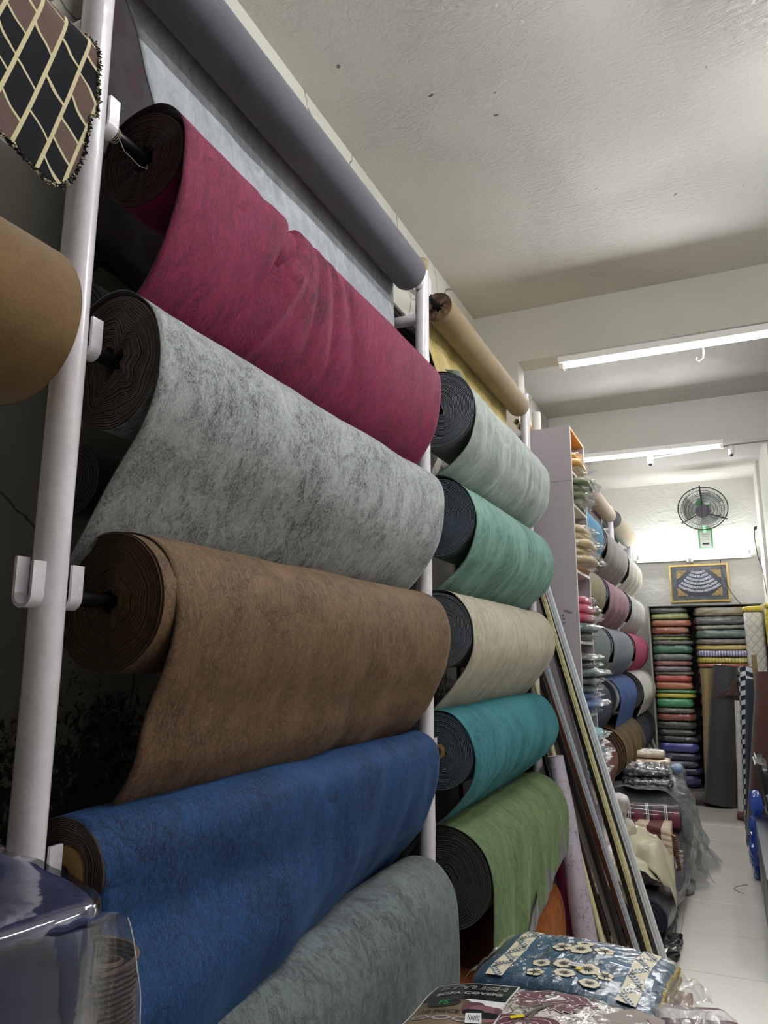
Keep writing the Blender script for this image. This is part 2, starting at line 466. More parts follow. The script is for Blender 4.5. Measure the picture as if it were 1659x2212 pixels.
# bare brushed end of the second post
m = MB(); m.tube([(POSTX, 2.44, 2.985), (POSTX, 2.44, 3.0415)], 0.0268, 24)
_p = [o for o in bpy.data.objects if o.name.startswith('rack_post') and abs(o.location.y-2.44) < .01][0]
ob('worn_top', m, plain('bare_worn_wood', '9a8a6c', .7, 0, 0, .3, 90), _p, label='bare worn end with the white paint chipped off')

# ------------------------------------------------------------------ rolls of cloth
def cr(pts, n):
    """Catmull-Rom resample of 2D points to n+1 samples"""
    P = [pts[0]] + list(pts) + [pts[-1]]; out = []; segs = len(pts) - 1
    for k in range(n + 1):
        t = k / n * segs; i = min(int(t), segs - 1); u = t - i
        a, b, c, d = P[i], P[i+1], P[i+2], P[i+3]
        out.append(tuple(0.5*((2*b[q]) + (-a[q]+c[q])*u + (2*a[q]-5*b[q]+4*c[q]-d[q])*u*u + (-a[q]+3*b[q]-3*c[q]+d[q])*u**3) for q in range(2)))
    return out

def layered_end(cx, cz, y, R, face=-1, N=22, S=96, crump=0.06, hole=0.18, seed=0, ell=1.0, spread=1.0, twist=0.0):
    rnd = random.Random(seed); m = MB()
    ph = [(rnd.choice((3,4,5,7)), rnd.uniform(0, 6.28), rnd.uniform(.4, 1)) for _ in range(3)] + [(rnd.choice((9,11,13)), rnd.uniform(0, 6.28), .35)]
    def rad(fr, th):
        w = sum(a * math.sin(k*th + p + fr*2.2) for k, p, a in ph)
        inner = (1 - fr) ** 0.8
        return R * (fr * (1 + crump * w * inner * 2.6 * (0.35 + inner))) * (1 + 0.006*math.sin(2*th + seed))
    rings = []
    for i in range(N):
        f0 = hole + (1 - hole) * i / N; df = (1 - hole) / N
        jut = rnd.uniform(-.0015, .0025)
        rings.append((f0, 0.004, 0)); rings.append((f0 + df*.38, -jut - .001, 0)); rings.append((f0 + df*.5, -jut - .0015, 1)); rings.append((f0 + df*.72, -jut - .001, 0))
    rings.append((1.0, 0.0, 0))
    i0 = len(m.v)
    for f0, dy, _ in rings:
        for j in range(S):
            th = 2*math.pi*j/S; r = rad(f0, th)
            m.v.append(Vector((cx + r*math.cos(th), y - face*dy*spread*(1) , cz + r*math.sin(th)*ell)))
    for k in range(len(rings) - 1):
        mi = rings[k+1][2] if rings[k+1][2] else rings[k][2]
        for j in range(S):
            j2 = (j+1) % S
            q = (i0+k*S+j, i0+k*S+j2, i0+(k+1)*S+j2, i0+(k+1)*S+j)
            m.face(q if face < 0 else q[::-1], mi)
    # hollow the rod runs through; a black disc stands in for its inner shade
    b = len(m.v)
    for j in range(S):
        th = 2*math.pi*j/S; r = rad(hole, th)*.9
        m.v.append(Vector((cx + r*math.cos(th), y - face*0.12, cz + r*math.sin(th))))
    for j in range(S):
        j2 = (j+1) % S; q = (b+j, b+j2, i0+j2, i0+j); m.face(q if face < 0 else q[::-1], 0)
    m.face([b+j for j in range(S)], 2)
    return m

def roll(label, y0, y1, cx, cz, R, face_mat, back_mat, edge_mat, near, far=None, name='fabric_roll', group=None, wr=0.004, folds=(),
         sheet_y=None, crump=0.06, hole=0.18, N=22, S=96, seed=0, nu=60, nv=84, core=None, body_mat=None, ell=1.0, edge_fn=None, sheet=True,
         rod=True, sheet_label=None, rod_y=None, bottom_fn=None, rodlabel=None, freq=5.0, wavy=0.0):
    """a bolt of cloth on a rod; near/far = profile of the loose sheet (dx, dz from the rod) at the near and far end"""
    t = thing(name, label, 'fabric roll', (cx, (y0+y1)/2, cz - R), group)
    far = far or near
    rb = R * 0.985
    m = MB(); SS = max(S, 24)
    def bodyf(u, v):
        th = -2*math.pi*v; yy = y0 + .001 + (y1-y0-.002)*u
        r = rb * (1 + 0.012*noise.noise(Vector((yy*3, math.cos(th)*1.5+seed, math.sin(th)*1.5))))
        return (cx + r*math.cos(th), yy, cz + r*math.sin(th)*ell)
    m.grid(bodyf, 12 if N > 12 else 4, SS, 0, uvfn=lambda u, v: ((y1-y0)*u, 2*math.pi*R*v))
    i = len(m.v); m.v += [Vector((cx + rb*math.cos(2*math.pi*j/SS), y1-.001, cz + rb*math.sin(2*math.pi*j/SS)*ell)) for j in range(SS)]
    m.face(range(i, i+SS), 1)
    ob('wound_cloth', m, [body_mat or face_mat, back_mat], t, sharp=True)
    m = layered_end(cx, cz, y0, R*.985, -1, N, S, crump, hole, seed, ell)
    ob('layered_end', m, [back_mat, edge_mat, M['black']], t, sharp=False)
    if core:
        m = MB(); m.tube([(cx, y0-.004, cz), (cx, y1, cz)], core, 24); ob('core_tube', m, M['cardboard'], t)
    if sheet:
        A = cr(near, nu); B = cr(far, nu)
        sy0, sy1 = sheet_y or (y0-.004, y1+.004)
        LA = [0]
        for k in range(nu): LA.append(LA[-1] + math.hypot(A[k+1][0]-A[k][0], A[k+1][1]-A[k][1]))
        def nrm(P, k):
            a = P[max(k-1, 0)]; b = P[min(k+1, nu)]; d = Vector((b[0]-a[0], b[1]-a[1])); d.normalize(); return (-d.y, d.x)
        def sf(u, v):
            k = int(round(u*nu)); tt = v
            e0 = sy0 + (edge_fn(u) if edge_fn else 0.0)
            yy = e0 + (sy1 - e0) * v
            q = v*v*(3-2*v)
            x = A[k][0]*(1-q) + B[k][0]*q; z = A[k][1]*(1-q) + B[k][1]*q
            na = nrm(A, k); nb = nrm(B, k); nx = na[0]*(1-q)+nb[0]*q; nz = na[1]*(1-q)+nb[1]*q
            nx, nz = -nx, -nz
            L = LA[k]
            free = min(1.0, max(0.12, (u-.18)/.4))
            d = wr * fbm(yy*freq*1.3 + seed, L*2.2 + seed*.7, seed, 3) * (0.5 + free)
            d += wavy * free * math.sin(yy*17 + seed + 2.5*noise.noise(Vector((yy*2, L*3, seed))))
            for (ya, la, yb, lb, wd, am) in folds:
                if la-.12 < L < lb + .12:
                    s_ = min(1, max(0, (L-la)/(lb-la))); yc = ya + (yb-ya)*s_
                    env = math.sin(math.pi*min(1, max(0, (L-la+.1)/(lb-la+.2))))
                    d += am * env * math.exp(-((yy-yc)/wd)**2)
            if free < .9: d = max(d, -.0012)
            if bottom_fn: z2 = bottom_fn(v)
            else: z2 = 0
            zz = cz + z
            if u > .8 and z2: zz += z2 * (u-.8)/.2
            return (cx + x + nx*d, yy, zz + nz*d)
        m = MB(); m.grid(sf, nu, nv, 0, uvfn=lambda u, v: (sy0 + (sy1-sy0)*v, LA[int(round(u*nu))]))
        s = ob('loose_sheet', m, [face_mat, back_mat], t, sharp=False, label=sheet_label)
        so = s.modifiers.new('thick', 'SOLIDIFY'); so.thickness = 0.0022; so.offset = -1; so.material_offset = 1; so.material_offset_rim = 1
    if rod:
        ya, yb = rod_y or (y0 - .105, y1 + .095)
        m = MB(); m.tube([(cx, ya, cz), (cx, yb, cz)], 0.0125, 16)
        single('hanging_rod', rodlabel or ' '.join(('dark steel rod carrying the ' + label.split(' hanging')[0].split(',')[0]).split()[:15]), 'rod', m, M['steel'], origin=Vector((cx, ya, cz)))
    return t

def prof(R, style='back'):
    """profile over the top, down the front and back in under the roll"""
    r = R + .003
    top = [(-.95*r, .30*r), (-.72*r, .70*r), (-.3*r, .96*r), (.12*r, 1.0*r), (.55*r, .85*r), (.86*r, .52*r), (1.0*r, .12*r)]
    if style == 'back':
        return top + [(1.0*r, -.32*r), (r*.90, -.085-.3*R), (r*.90-.045, -.150-.3*R), (r*.9-.095, -.205-.3*R), (-.035, -.262-.3*R), (-.10, -.31-.3*R), (-.155, -.36-.3*R), (-.18, -.46-.3*R)]
    return top

backing_dark = felt('dark_grey_backing', '33302f', '4a4644', 1)
backing_grey = felt('grey_felt_backing', '2f3136', '484b52', 2)
backing_blue = felt('blue_grey_backing', '222c36', '3a4a58', 3)
edge_brown = plain('brown_cloth_edge', '7c6a5e', .9, var=.25, scale=80)
edge_wine = plain('wine_cloth_edge', '4c2f30', .9, var=.3, scale=80)
edge_grey = plain('pale_cloth_edge', '9298a2', .9, var=.3, scale=80)
edge_blue = plain('bluish_cloth_edge', '73848f', .9, var=.3, scale=80)
edge_tan = plain('tan_cloth_edge', '6b5335', .9, var=.3, scale=80)
edge_dark = plain('charcoal_cloth_edge', '55585a', .9, var=.3, scale=80)
backing_brown = felt('brown_backing', '2e2119', '43331f', 4)
backing_wine = felt('wine_backing', '201415', '33201f', 5)

V = {}
V['crimson'] = velvet('crimson_suede', '3c0820', '7e183f', 'b53c6a', 1, 11, 2.4, .2, .2, 0, .5, sheen=.15, deep=0.74)
V['grey'] = velvet('marbled_grey_suede', '3f4246', '85898b', 'c8cccb', 2, 11, 1.5, .13, .15, .6, .5)
V['brown'] = velvet('saddle_brown_suede', '32231a', '5e4633', '9a7c5a', 3, 12, 2.0, .17, .15, .15, .55, deep=0.85)
V['blue'] = velvet('royal_blue_suede', '04122a', '0e2f5e', '2f6cae', 4, 13, 1.9, .16, .25, .15, .6, deep=0.62)
V['slate'] = velvet('slate_grey_suede', '2f393e', '626d70', '959d9c', 5, 16, 1.7, .14, .3, .3, .4, deep=0.85)
V['mist'] = velvet('pale_grey_green_suede', '7a8883', 'a3aca6', 'c4cbc4', 6, 10, 1.6, .17, .3, .2, .3, deep=0.9)
V['mint'] = velvet('mint_green_suede', '42695f', '6a9286', '94bcae', 7, 11, 2.2, .17, .3, .2, .3, deep=0.9)
V['cream'] = velvet('warm_cream_suede', '8d8471', 'b3aa96', 'cfc8b6', 8, 12, 2.2, .17, .3, .15, .3)
V['teal'] = velvet('teal_suede', '0a3e47', '1a666f', '4fa6b0', 9, 13, 2.4, .16, .45, .1, .55, deep=0.85)
V['green'] = velvet('sage_green_suede', '3f5836', '657e52', '97aa79', 10, 13, 2.4, .16, .3, .15, .3, deep=0.8)
V['orange'] = velvet('burnt_orange_suede', '6c3613', '9a5624', 'b87038', 11, 14, 1.8, .16, .3, .1, .3, deep=0.9)
V['gold'] = velvet('pale_gold_suede', 'a08a4c', 'c4ad6c', 'e6d59a', 12, 8, 1.4, .2, .3, .1, .3)
V['silver'] = velvet('silver_grey_suede', '80848a', 'a0a4aa', 'c2c6ca', 13, 9, 1.6, .2, .2, .1, .25)

# --- bay beside the nearest post
near = prof(.108)
roll('crimson suede cloth roll hanging on the upper left rod', .965, 2.335, -.94, 2.484, .098, V['crimson'], backing_wine, edge_wine,
     [(-.103, .033), (-.08, .078), (-.03, .107), (.03, .111), (.077, .082), (.1, .035), (.101, -.03), (.096, -.082), (.076, -.155), (.052, -.217), (.01, -.28), (-.06, -.33), (-.13, -.375)],
     [(-.103, .033), (-.08, .075), (-.03, .10), (.03, .104), (.075, .08), (.102, .04), (.108, -.02), (.102, -.09), (.085, -.16), (.055, -.22), (.01, -.275), (-.06, -.32), (-.13, -.37)],
     wr=.004, crump=.07, hole=.28, N=20, seed=3,
     folds=[(1.43, .13, 1.20, .62, .020, .030), (1.47, .13, 1.28, .62, .018, -.018), (1.48, .13, 1.48, .5, .012, .012), (1.51, .13, 1.60, .5, .014, .011), (1.55, .12, 1.72, .5, .018, .006), (1.40, .1, 1.02, .45, .016, .006)], freq=3)
roll('marbled light grey suede roll hanging second on the left', .925, 2.34, -.94, 2.058, .104, V['grey'], backing_dark, edge_brown,
     [(-.102, .05), (-.085, .09), (-.04, .123), (.01, .132), (.055, .112), (.092, .07), (.109, .0), (.102, -.07), (.075, -.136), (.022, -.219), (-.023, -.295), (-.06, -.349), (-.12, -.39)],
     [(-.102, .05), (-.09, .092), (-.03, .126), (.03, .128), (.08, .10), (.106, .055), (.110, -.01), (.1, -.09), (.08, -.15), (.04, -.215), (-.01, -.275), (-.07, -.325), (-.13, -.38)],
     wr=.006, crump=.13, hole=.2, N=26, seed=7, ell=1.2, freq=3.5)
roll('saddle brown suede roll hanging third on the left', .955, 2.34, -.94, 1.64, .121, V['brown'], backing_brown, edge_tan,
     [(-.118, .03), (-.09, .085), (-.04, .118), (.01, .124), (.06, .108), (.1, .07), (.121, .0), (.118, -.06), (.1, -.12), (.068, -.195), (.042, -.283), (-.02, -.36), (-.09, -.42), (-.16, -.47), (-.17, -.56)],
     [(-.118, .03), (-.09, .085), (-.04, .118), (.01, .124), (.06, .108), (.1, .07), (.124, .0), (.12, -.07), (.1, -.14), (.068, -.205), (.03, -.27), (-.03, -.335), (-.09, -.38), (-.16, -.44), (-.17, -.53)],
     wr=.007, crump=.05, hole=.16, N=44, seed=11, sheet_y=(.985, 2.345), freq=3.5)
roll('royal blue suede roll hanging fourth on the left', .905, 2.34, -.94, 1.225, .082, V['blue'], backing_dark, edge_brown,
     [(-.08, .02), (-.06, .06), (-.02, .083), (.03, .08), (.065, .055), (.083, .02), (.085, -.03), (.083, -.08), (.11, -.13), (.135, -.19), (.12, -.27), (.08, -.34), (.02, -.40), (-.06, -.45), (-.12, -.53)],
     [(-.08, .02), (-.06, .06), (-.02, .083), (.02, .083), (.06, .062), (.08, .03), (.083, -.02), (.074, -.08), (.052, -.14), (.022, -.20), (-.02, -.25), (-.07, -.30), (-.11, -.35), (-.15, -.43), (-.16, -.53)],
     wr=.011, crump=.03, hole=.5, N=14, seed=13, core=.04, rod=True, freq=3)
roll('slate grey suede roll at the bottom left of the rack', .93, 2.34, -.93, .80, .124, V['slate'], backing_dark, edge_dark,
     [(-.12, .04), (-.09, .09), (-.04, .13), (.02, .14), (.08, .12), (.125, .07), (.145, .0), (.145, -.1), (.14, -.2), (.138, -.3), (.135, -.4), (.13, -.5), (.13, -.6), (.13, -.68), (.125, -.74)],
     [(-.12, .04), (-.09, .09), (-.04, .125), (.02, .13), (.07, .11), (.11, .06), (.128, .0), (.13, -.1), (.13, -.2), (.125, -.3), (.125, -.4), (.12, -.5), (.12, -.6), (.12, -.68), (.12, -.74)],
     wr=.009, crump=.05, N=16, seed=17, freq=3, wavy=.002)
# top bolt, wound back side out, its cloth falling behind
purple_felt = felt('dark_mauve_grey_felt', '403f47', '5b5a66', 6, 260)
t = roll('dark mauve grey bolt along the top of the rack with silver cloth falling behind', .86, 2.315, -.94, 2.925, .066, V['silver'], purple_felt, edge_dark,
     [(-.066, .0), (-.067, -.05), (-.066, -.10), (-.064, -.16), (-.062, -.22), (-.062, -.28), (-.062, -.34), (-.064, -.40), (-.07, -.46)],
     wr=.009, crump=.04, N=10, seed=19, body_mat=purple_felt, sheet_y=(.935, 2.32), nu=40, freq=4,
     edge_fn=lambda u: .0 + max(0, u-.15)*.35 + .02*math.sin(u*9), sheet_label='silver grey cloth hanging flat behind the bolt')
# neighbouring bay on the far left: tan roll and the patterned flap
tan = felt('tan_brown_felt', '5d4526', '8b6d42', 8, 200)
roll('tan brown felt roll at the left edge beside the nearest post', -.62, .735, -.94, 2.045, .129, tan, tan, edge_tan,
     prof(.129)[:7], wr=.002, N=10, seed=23, sheet=False, rodlabel='dark steel rod inside the tan brown roll')

def pattern_mat():
    t = NT('navy_brown_tessellated_chenille')
    v0 = t.n('ShaderNodeTexCoord').outputs['UV']
    sep = t.n('ShaderNodeSeparateXYZ'); t.l(v0, sep.inputs[0])
    nz = t.noise(v0, 9, 2, 0.5)
    a = t.n('ShaderNodeMath', {0: nz, 1: 0.07}, operation='MULTIPLY').outputs[0]
    # sheared upright bricks
    sh = t.n('ShaderNodeMath', {0: sep.outputs[0], 1: 0.75}, operation='MULTIPLY').outputs[0]
    vv = t.n('ShaderNodeMath', {0: sep.outputs[1], 1: sh}, operation='SUBTRACT').outputs[0]
    vv = t.n('ShaderNodeMath', {0: vv, 1: a}, operation='ADD').outputs[0]
    us = t.n('ShaderNodeMath', {0: sep.outputs[1], 1: 0.3}, operation='MULTIPLY').outputs[0]
    uu = t.n('ShaderNodeMath', {0: sep.outputs[0], 1: us}, operation='ADD').outputs[0]
    def step(o, f, amt):
        q = t.n('ShaderNodeMath', {0: o, 1: f}, operation='MULTIPLY').outputs[0]; q = t.n('ShaderNodeMath', {0: q}, operation='FRACT').outputs[0]
        q = t.n('ShaderNodeMath', {0: q, 1: .5}, operation='GREATER_THAN').outputs[0]; return t.n('ShaderNodeMath', {0: q, 1: amt}, operation='MULTIPLY').outputs[0]
    u2 = uu
    v2 = vv
    cb = t.n('ShaderNodeCombineXYZ'); t.l(v2, cb.inputs[0]); t.l(u2, cb.inputs[1])
    br = t.n('ShaderNodeTexBrick', {'Color1': (0, 0, 0, 1), 'Color2': (1, 1, 1, 1), 'Mortar': (0.5, 0.5, 0.5, 1), 'Scale': 1.0, 'Mortar Size': 0.0036, 'Mortar Smooth': 0.2, 'Bias': 0.0, 'Brick Width': 0.105, 'Row Height': 0.046}, offset=0.5, offset_frequency=2, squash=0.55, squash_frequency=3)
    t.l(cb.outputs[0], br.inputs['Vector'])
    g = t.ramp(br.outputs[0], [(0.0, 0.0), (0.5, 0.0), (0.52, 1.0)])
    ln = t.noise(t.coord('UV', (8, 1, 1)), 90, 4, .7)
    brown = t.mix(ln, '3a2c28', '7d675e'); navy = t.mix(ln, '020306', '0d1119')
    col = t.mix(g, navy, brown); col = t.mix(br.outputs[1], col, 'cfc39c')
    t.l(col, t.b.inputs['Base Color']); t.b.inputs['Roughness'].default_value = .9; t.b.inputs['Sheen Weight'].default_value = .05; t.b.inputs['Specular IOR Level'].default_value = .15
    t.bump(br.outputs[1], .5, .003)
    return t.mat
pm = pattern_mat()
def flap():
    t = roll('navy and brown tessellated chenille roll at the upper left corner', -.62, .72, -.965, 2.50, .085, pm, backing_dark, edge_dark, prof(.09)[:7], N=8, seed=29, sheet=False,
             rodlabel='dark steel rod inside the tessellated roll')
    # free end hanging over the front with a rounded corner
    def outline(v):      # bottom z for a given y
        return None
    Y1 = .775; zb = 2.236
    m = MB(); nu, nv = 44, 60
    arc = [(-1.045, 2.53), (-1.02, 2.577), (-.965, 2.60), (-.91, 2.585), (-.872, 2.54), (-.862, 2.48), (-.856, 2.42), (-.852, 2.36), (-.85, 2.30), (-.85, 2.236)]
    P = cr(arc, nu); L = [0]
    for k in range(nu): L.append(L[-1] + math.hypot(P[k+1][0]-P[k][0], P[k+1][1]-P[k][1]))
    def ylim(z):
        if z > 2.40: return Y1 - .004*max(0, (2.47 - z))*5
        f = (2.40 - z) / (2.40 - zb)
        return .690 + (Y1 - .016 - .690) * math.sqrt(max(0, 1 - f*f))
    def zshift(y):      # hem rises slightly to the left, away from the corner
        return max(0, (.69 - y)) * .22 if y > .35 else (.69-.35)*.22
    def sf(u, v):
        k = int(round(u*nu)); x, z = P[k]
        yl = ylim(z) if u > .4 else Y1
        y = -.60 + (yl + .60) * (1 - (1-v)**1.6)
        if u > .5: z = z + zshift(y) * (u-.5)/.5
        d = .006*math.sin(y*14 + 1) * u + .004*fbm(y*4, z*4, 3)
        return (x + d, y, z)
    m.grid(sf, nu, nv, 0, uvfn=lambda u, v: (sf(u, v)[1], L[int(round(u*nu))]))
    s = ob('loose_sheet', m, [pm, backing_dark], t, sharp=False); so = s.modifiers.new('thick', 'SOLIDIFY'); so.thickness = .003; so.offset = -1; so.material_offset = 1
    # frayed black and cream binding along the edge
    pts = [Vector(sf(u/60, 1.0)) for u in range(18, 61)] + [Vector(sf(1.0, 1 - k/30)) for k in range(1, 26)]
    m = MB(); rn = random.Random(5)
    for k in range(len(pts)-1):
        a, b = pts[k], pts[k+1]; n = max(1, int((b-a).length/.0012))
        for q in range(n):
            p = a.lerp(b, q/n); d = Vector((rn.uniform(-1,1)*.003+.002, rn.uniform(-.7,1)*.0055, rn.uniform(-1,.8)*.0055))
            m.tube([p - d*.5, p + d], [.0022, .0012], 4, rn.choice((0, 0, 1)), cap=False)
    ob('fringe_trim', m, [M['black'], plain('cream_fringe', 'c9bf9d', .8)], t, smooth=False)
flap()

m = MB(); m.tube([(-.925, .882, 2.497), (-.93, .886, 2.480), (-.925, .90, 2.455), (-.915, .93, 2.44), (-.92, .955, 2.452), (-.93, .965, 2.47)], .0008, 5)
for k in range(3): m.ring((-.94, .885 + .003*k, 2.484), .0138, .0009, 20, 4, M=Matrix.Rotation(math.pi/2 + .1*k, 3, 'X'))
single('string', 'thin pale string wound round the rod of the crimson roll', 'string', m, plain('pale_string', 'b9b39e', .7), origin=Vector((-.925, .882, 2.49)))

# ------------------------------------------------------------------ dark bolts stored behind the front rolls
def back_bolt(label, x, z, r, y0, y1, mat, seed):
    t = thing('fabric_roll', label, 'fabric roll', (x, (y0+y1)/2, z-r))
    m = MB(); m.grid(lambda u, v: (x + r*(1+.02*math.sin(u*5+seed))*math.cos(2*math.pi*v), y0 + (y1-y0)*u, z + r*math.sin(-2*math.pi*v)), 10, 32, uvfn=lambda u, v: ((y1-y0)*u, .6*v)); ob('wound_cloth', m, mat, t, sharp=False)
    ob('layered_end', layered_end(x, z, y0, r, -1, 8, 40, .03, .2, seed), [backing_dark, edge_dark, M['black']], t, sharp=False)
    m = MB(); i = len(m.v); m.v += [Vector((x + r*math.cos(k*.196), y1, z + r*math.sin(k*.196))) for k in range(32)]; m.face(range(32)); ob('flat_end', m, backing_dark, t, sharp=False)
back_bolt('plain dark grey cloth bolt behind the crimson and the grey roll', -1.345, 2.33, .102, 1.19, 2.33, felt('dark_grey_felt', '2c2d30', '404146', 41, 200), 1)
back_bolt('black cloth bolt low behind the marbled grey roll', -1.362, 1.955, .087, 1.24, 2.33, felt('black_felt', '0c0c10', '17171c', 42, 200), 2)
def maroon_hang():
    q = NT('dark_maroon_figured_cloth'); v = q.coord('Object'); vo = q.n('ShaderNodeTexVoronoi', {'Scale': 14.0}); q.l(v, vo.inputs['Vector'])
    q.l(q.ramp(vo.outputs[0], [(.25, '2c1018'), (.4, '1a1418'), (.6, '2a2228')]), q.b.inputs['Base Color']); q.b.inputs['Roughness'].default_value = .8
    m = MB(); m.grid(lambda u, v: (-1.345 + .02*math.sin(v*16) + .01*math.sin(u*5), 1.17 + 1.14*v, 3.42 - .92*u), 10, 40)
    o = single('hanging_cloth', 'dark maroon figured cloth hanging against the wall above the crimson roll', 'cloth', m, q.mat, origin=Vector((-1.345, 1.17, 3.42))); so = o.modifiers.new('thick', 'SOLIDIFY'); so.thickness = .003
maroon_hang()

# --- second bay
def B(dx): return dx
roll('pale grey green suede roll hanging below the gold cloth', 2.60, 3.955, -.94, 2.49, .152, V['mist'], backing_grey, edge_grey,
     [(-.14, .05), (-.1, .11), (-.04, .15), (.03, .152), (.1, .115), (.14, .06), (.156, -.02), (.148, -.09), (.125, -.16), (.058, -.235), (-.02, -.28), (-.08, -.32), (-.13, -.37)],
     wr=.012, crump=.04, hole=.14, N=24, seed=31, freq=4, folds=[(2.8, .1, 2.78, .5, .03, .014), (2.95, .1, 2.98, .5, .03, .01)])
roll('mint green suede roll hanging in the second bay', 2.58, 3.955, -.94, 2.062, .149, V['mint'], backing_blue, edge_blue,
     [(-.145, .05), (-.1, .115), (-.04, .155), (.02, .16), (.075, .135), (.125, .085), (.158, .0), (.15, -.08), (.12, -.155), (.06, -.215), (.0, -.265), (-.08, -.32), (-.13, -.37)],
     wr=.010, crump=.04, hole=.14, N=24, seed=37, freq=4, folds=[(2.75, .12, 2.85, .5, .03, .012)], rodlabel='dark steel rod carrying the mint green roll')
roll('warm cream suede roll hanging in the second bay', 2.555, 3.955, -.94, 1.642, .137, V['cream'], backing_grey, edge_grey,
     [(-.135, .04), (-.1, .1), (-.04, .137), (.02, .144), (.07, .128), (.115, .08), (.138, .02), (.138, -.06), (.112, -.125), (.07, -.18), (.016, -.241), (-.04, -.30), (-.11, -.36)],
     wr=.007, crump=.04, hole=.16, N=24, seed=41, freq=4)
roll('teal suede roll hanging in the second bay', 2.555, 3.955, -.94, 1.222, .132, V['teal'], backing_blue, edge_blue,
     [(-.13, .04), (-.1, .095), (-.04, .134), (.02, .14), (.07, .122), (.112, .075), (.138, .01), (.14, -.05), (.118, -.11), (.07, -.17), (.015, -.22), (-.05, -.27), (-.12, -.34), (-.16, -.42), (-.17, -.52)],
     wr=.008, crump=.03, hole=.2, N=20, seed=43, freq=5, core=.025)
def green_roll():
    # ragged hem: long at the near end, short at the far end
    def bot(v):
        return .0 + .37*v + .05*math.sin(v*21)*v + (.07 if .78 < v < .9 else 0)
    roll('sage green suede roll with ragged hanging end near the floor', 2.60, 3.95, -.94, .795, .168, V['green'], backing_dark, edge_dark,
     [(-.15, .06), (-.11, .125), (-.04, .165), (.03, .17), (.1, .14), (.15, .085), (.173, .01), (.176, -.07), (.178, -.15), (.18, -.22), (.182, -.30), (.184, -.37), (.186, -.43), (.187, -.46), (.188, -.475)],
     [(-.15, .06), (-.11, .125), (-.04, .165), (.03, .17), (.1, .14), (.15, .085), (.173, .01), (.174, -.04), (.174, -.08), (.172, -.12), (.17, -.15), (.168, -.18), (.165, -.21), (.163, -.23), (.16, -.25)],
     wr=.008, crump=.04, hole=.14, N=24, seed=47, freq=6, wavy=.004, bottom_fn=lambda v: .19*min(1, v/.25) + .02*math.sin(v*14) + (.075*min(1, max(0, (v-.80)/.07))))
green_roll()
roll('burnt orange suede roll lowest in the second bay above the floor', 2.60, 3.96, -.98, .335, .165, V['orange'], backing_brown, edge_tan,
     [(-.15, .05), (-.1, .12), (-.04, .16), (.03, .168), (.09, .142), (.14, .09), (.166, .02), (.172, -.05), (.172, -.12), (.17, -.18), (.168, -.23), (.166, -.27), (.165, -.30), (.165, -.315), (.164, -.325)],
     wr=.006, crump=.05, N=12, seed=53, rod=False)
gold_felt = felt('golden_brown_felt', '6e5630', '9b8150', 9, 220)
roll('golden brown bolt at the top of the second bay with pale gold cloth falling behind', 2.615, 3.935, -.94, 2.93, .062, V['gold'], gold_felt, edge_brown,
     [(-.06, -.01), (-.062, -.05), (-.06, -.10), (-.05, -.15), (-.045, -.20), (-.05, -.26), (-.055, -.32), (-.06, -.38), (-.07, -.44)],
     wr=.02, crump=.16, hole=.3, N=12, seed=59, body_mat=gold_felt, sheet_y=(2.60, 3.90), nu=40, freq=6, wavy=.012,
     edge_fn=lambda u: .0 + max(0, u-.1)*.22, sheet_label='pale gold cloth rippling down behind the bolt')
m = MB(); m.grid(lambda u, v: (-.915 + .055*v, 2.60 + .14*u, 2.655 + .006*math.sin(u*6) - .012*v), 8, 4)
single('label_card', 'small white card stuck in at the top of the pale grey green roll', 'card', m, M['paper'], origin=Vector((-.91, 2.6, 2.655)))

# ------------------------------------------------------------------ generic soft things
def cube_grid(nx, ny, nz, fn):
    """closed box surface on a lattice, points mapped by fn(x,y,z in -1..1)"""
    m = MB(); idx = {}
    def vid(i, j, k):
        if (i, j, k) not in idx:
            idx[(i, j, k)] = len(m.v); m.v.append(Vector(fn(2*i/nx-1, 2*j/ny-1, 2*k/nz-1)))
        return idx[(i, j, k)]
    for i in range(nx):
        for j in range(ny):
            m.face((vid(i,j,0), vid(i,j+1,0), vid(i+1,j+1,0), vid(i+1,j,0))); m.face((vid(i,j,nz), vid(i+1,j,nz), vid(i+1,j+1,nz), vid(i,j+1,nz)))
    for i in range(nx):
        for k in range(nz):
            m.face((vid(i,0,k), vid(i+1,0,k), vid(i+1,0,k+1), vid(i,0,k+1))); m.face((vid(i,ny,k), vid(i,ny,k+1), vid(i+1,ny,k+1), vid(i+1,ny,k)))
    for j in range(ny):
        for k in range(nz):
            m.face((vid(0,j,k), vid(0,j,k+1), vid(0,j+1,k+1), vid(0,j+1,k))); m.face((vid(nx,j,k), vid(nx,j+1,k), vid(nx,j+1,k+1), vid(nx,j,k+1)))
    return m

def slab_fn(w, d, h, amp=.004, seed=0, rnd=.17, fr=9, layers=0, sag=0.0, pinch=0.0):
    def fn(x, y, z):
        e = 1 - rnd * abs(z)**3 * (.04/ max(w, .05)) * 3
        lx = 1.0
        if layers: lx = 1 - .012*(1 + math.sin(z*math.pi*layers))
        cx = 1 - .10*abs(y)**8; cy = 1 - .10*abs(x)**8
        px = x*w/2*e*lx*cx; py = y*d/2*e*lx*cy
        edge = max(abs(x), abs(y))**5
        pz = h/2*(1 + z*(1 - rnd*edge)) - sag*(abs(x)**2)*h
        if pinch: pz = h/2 + (pz - h/2)*(1 - pinch*abs(x)**3)
        k = fr
        px += amp*fbm(px*k+seed, py*k, pz*k*2+3, 3); py += amp*fbm(px*k+seed+9, py*k, pz*k*2+1, 3); pz += amp*fbm(px*k+seed+4, py*k+5, pz*k*1.5, 3)
        return (px, py, pz)
    return fn

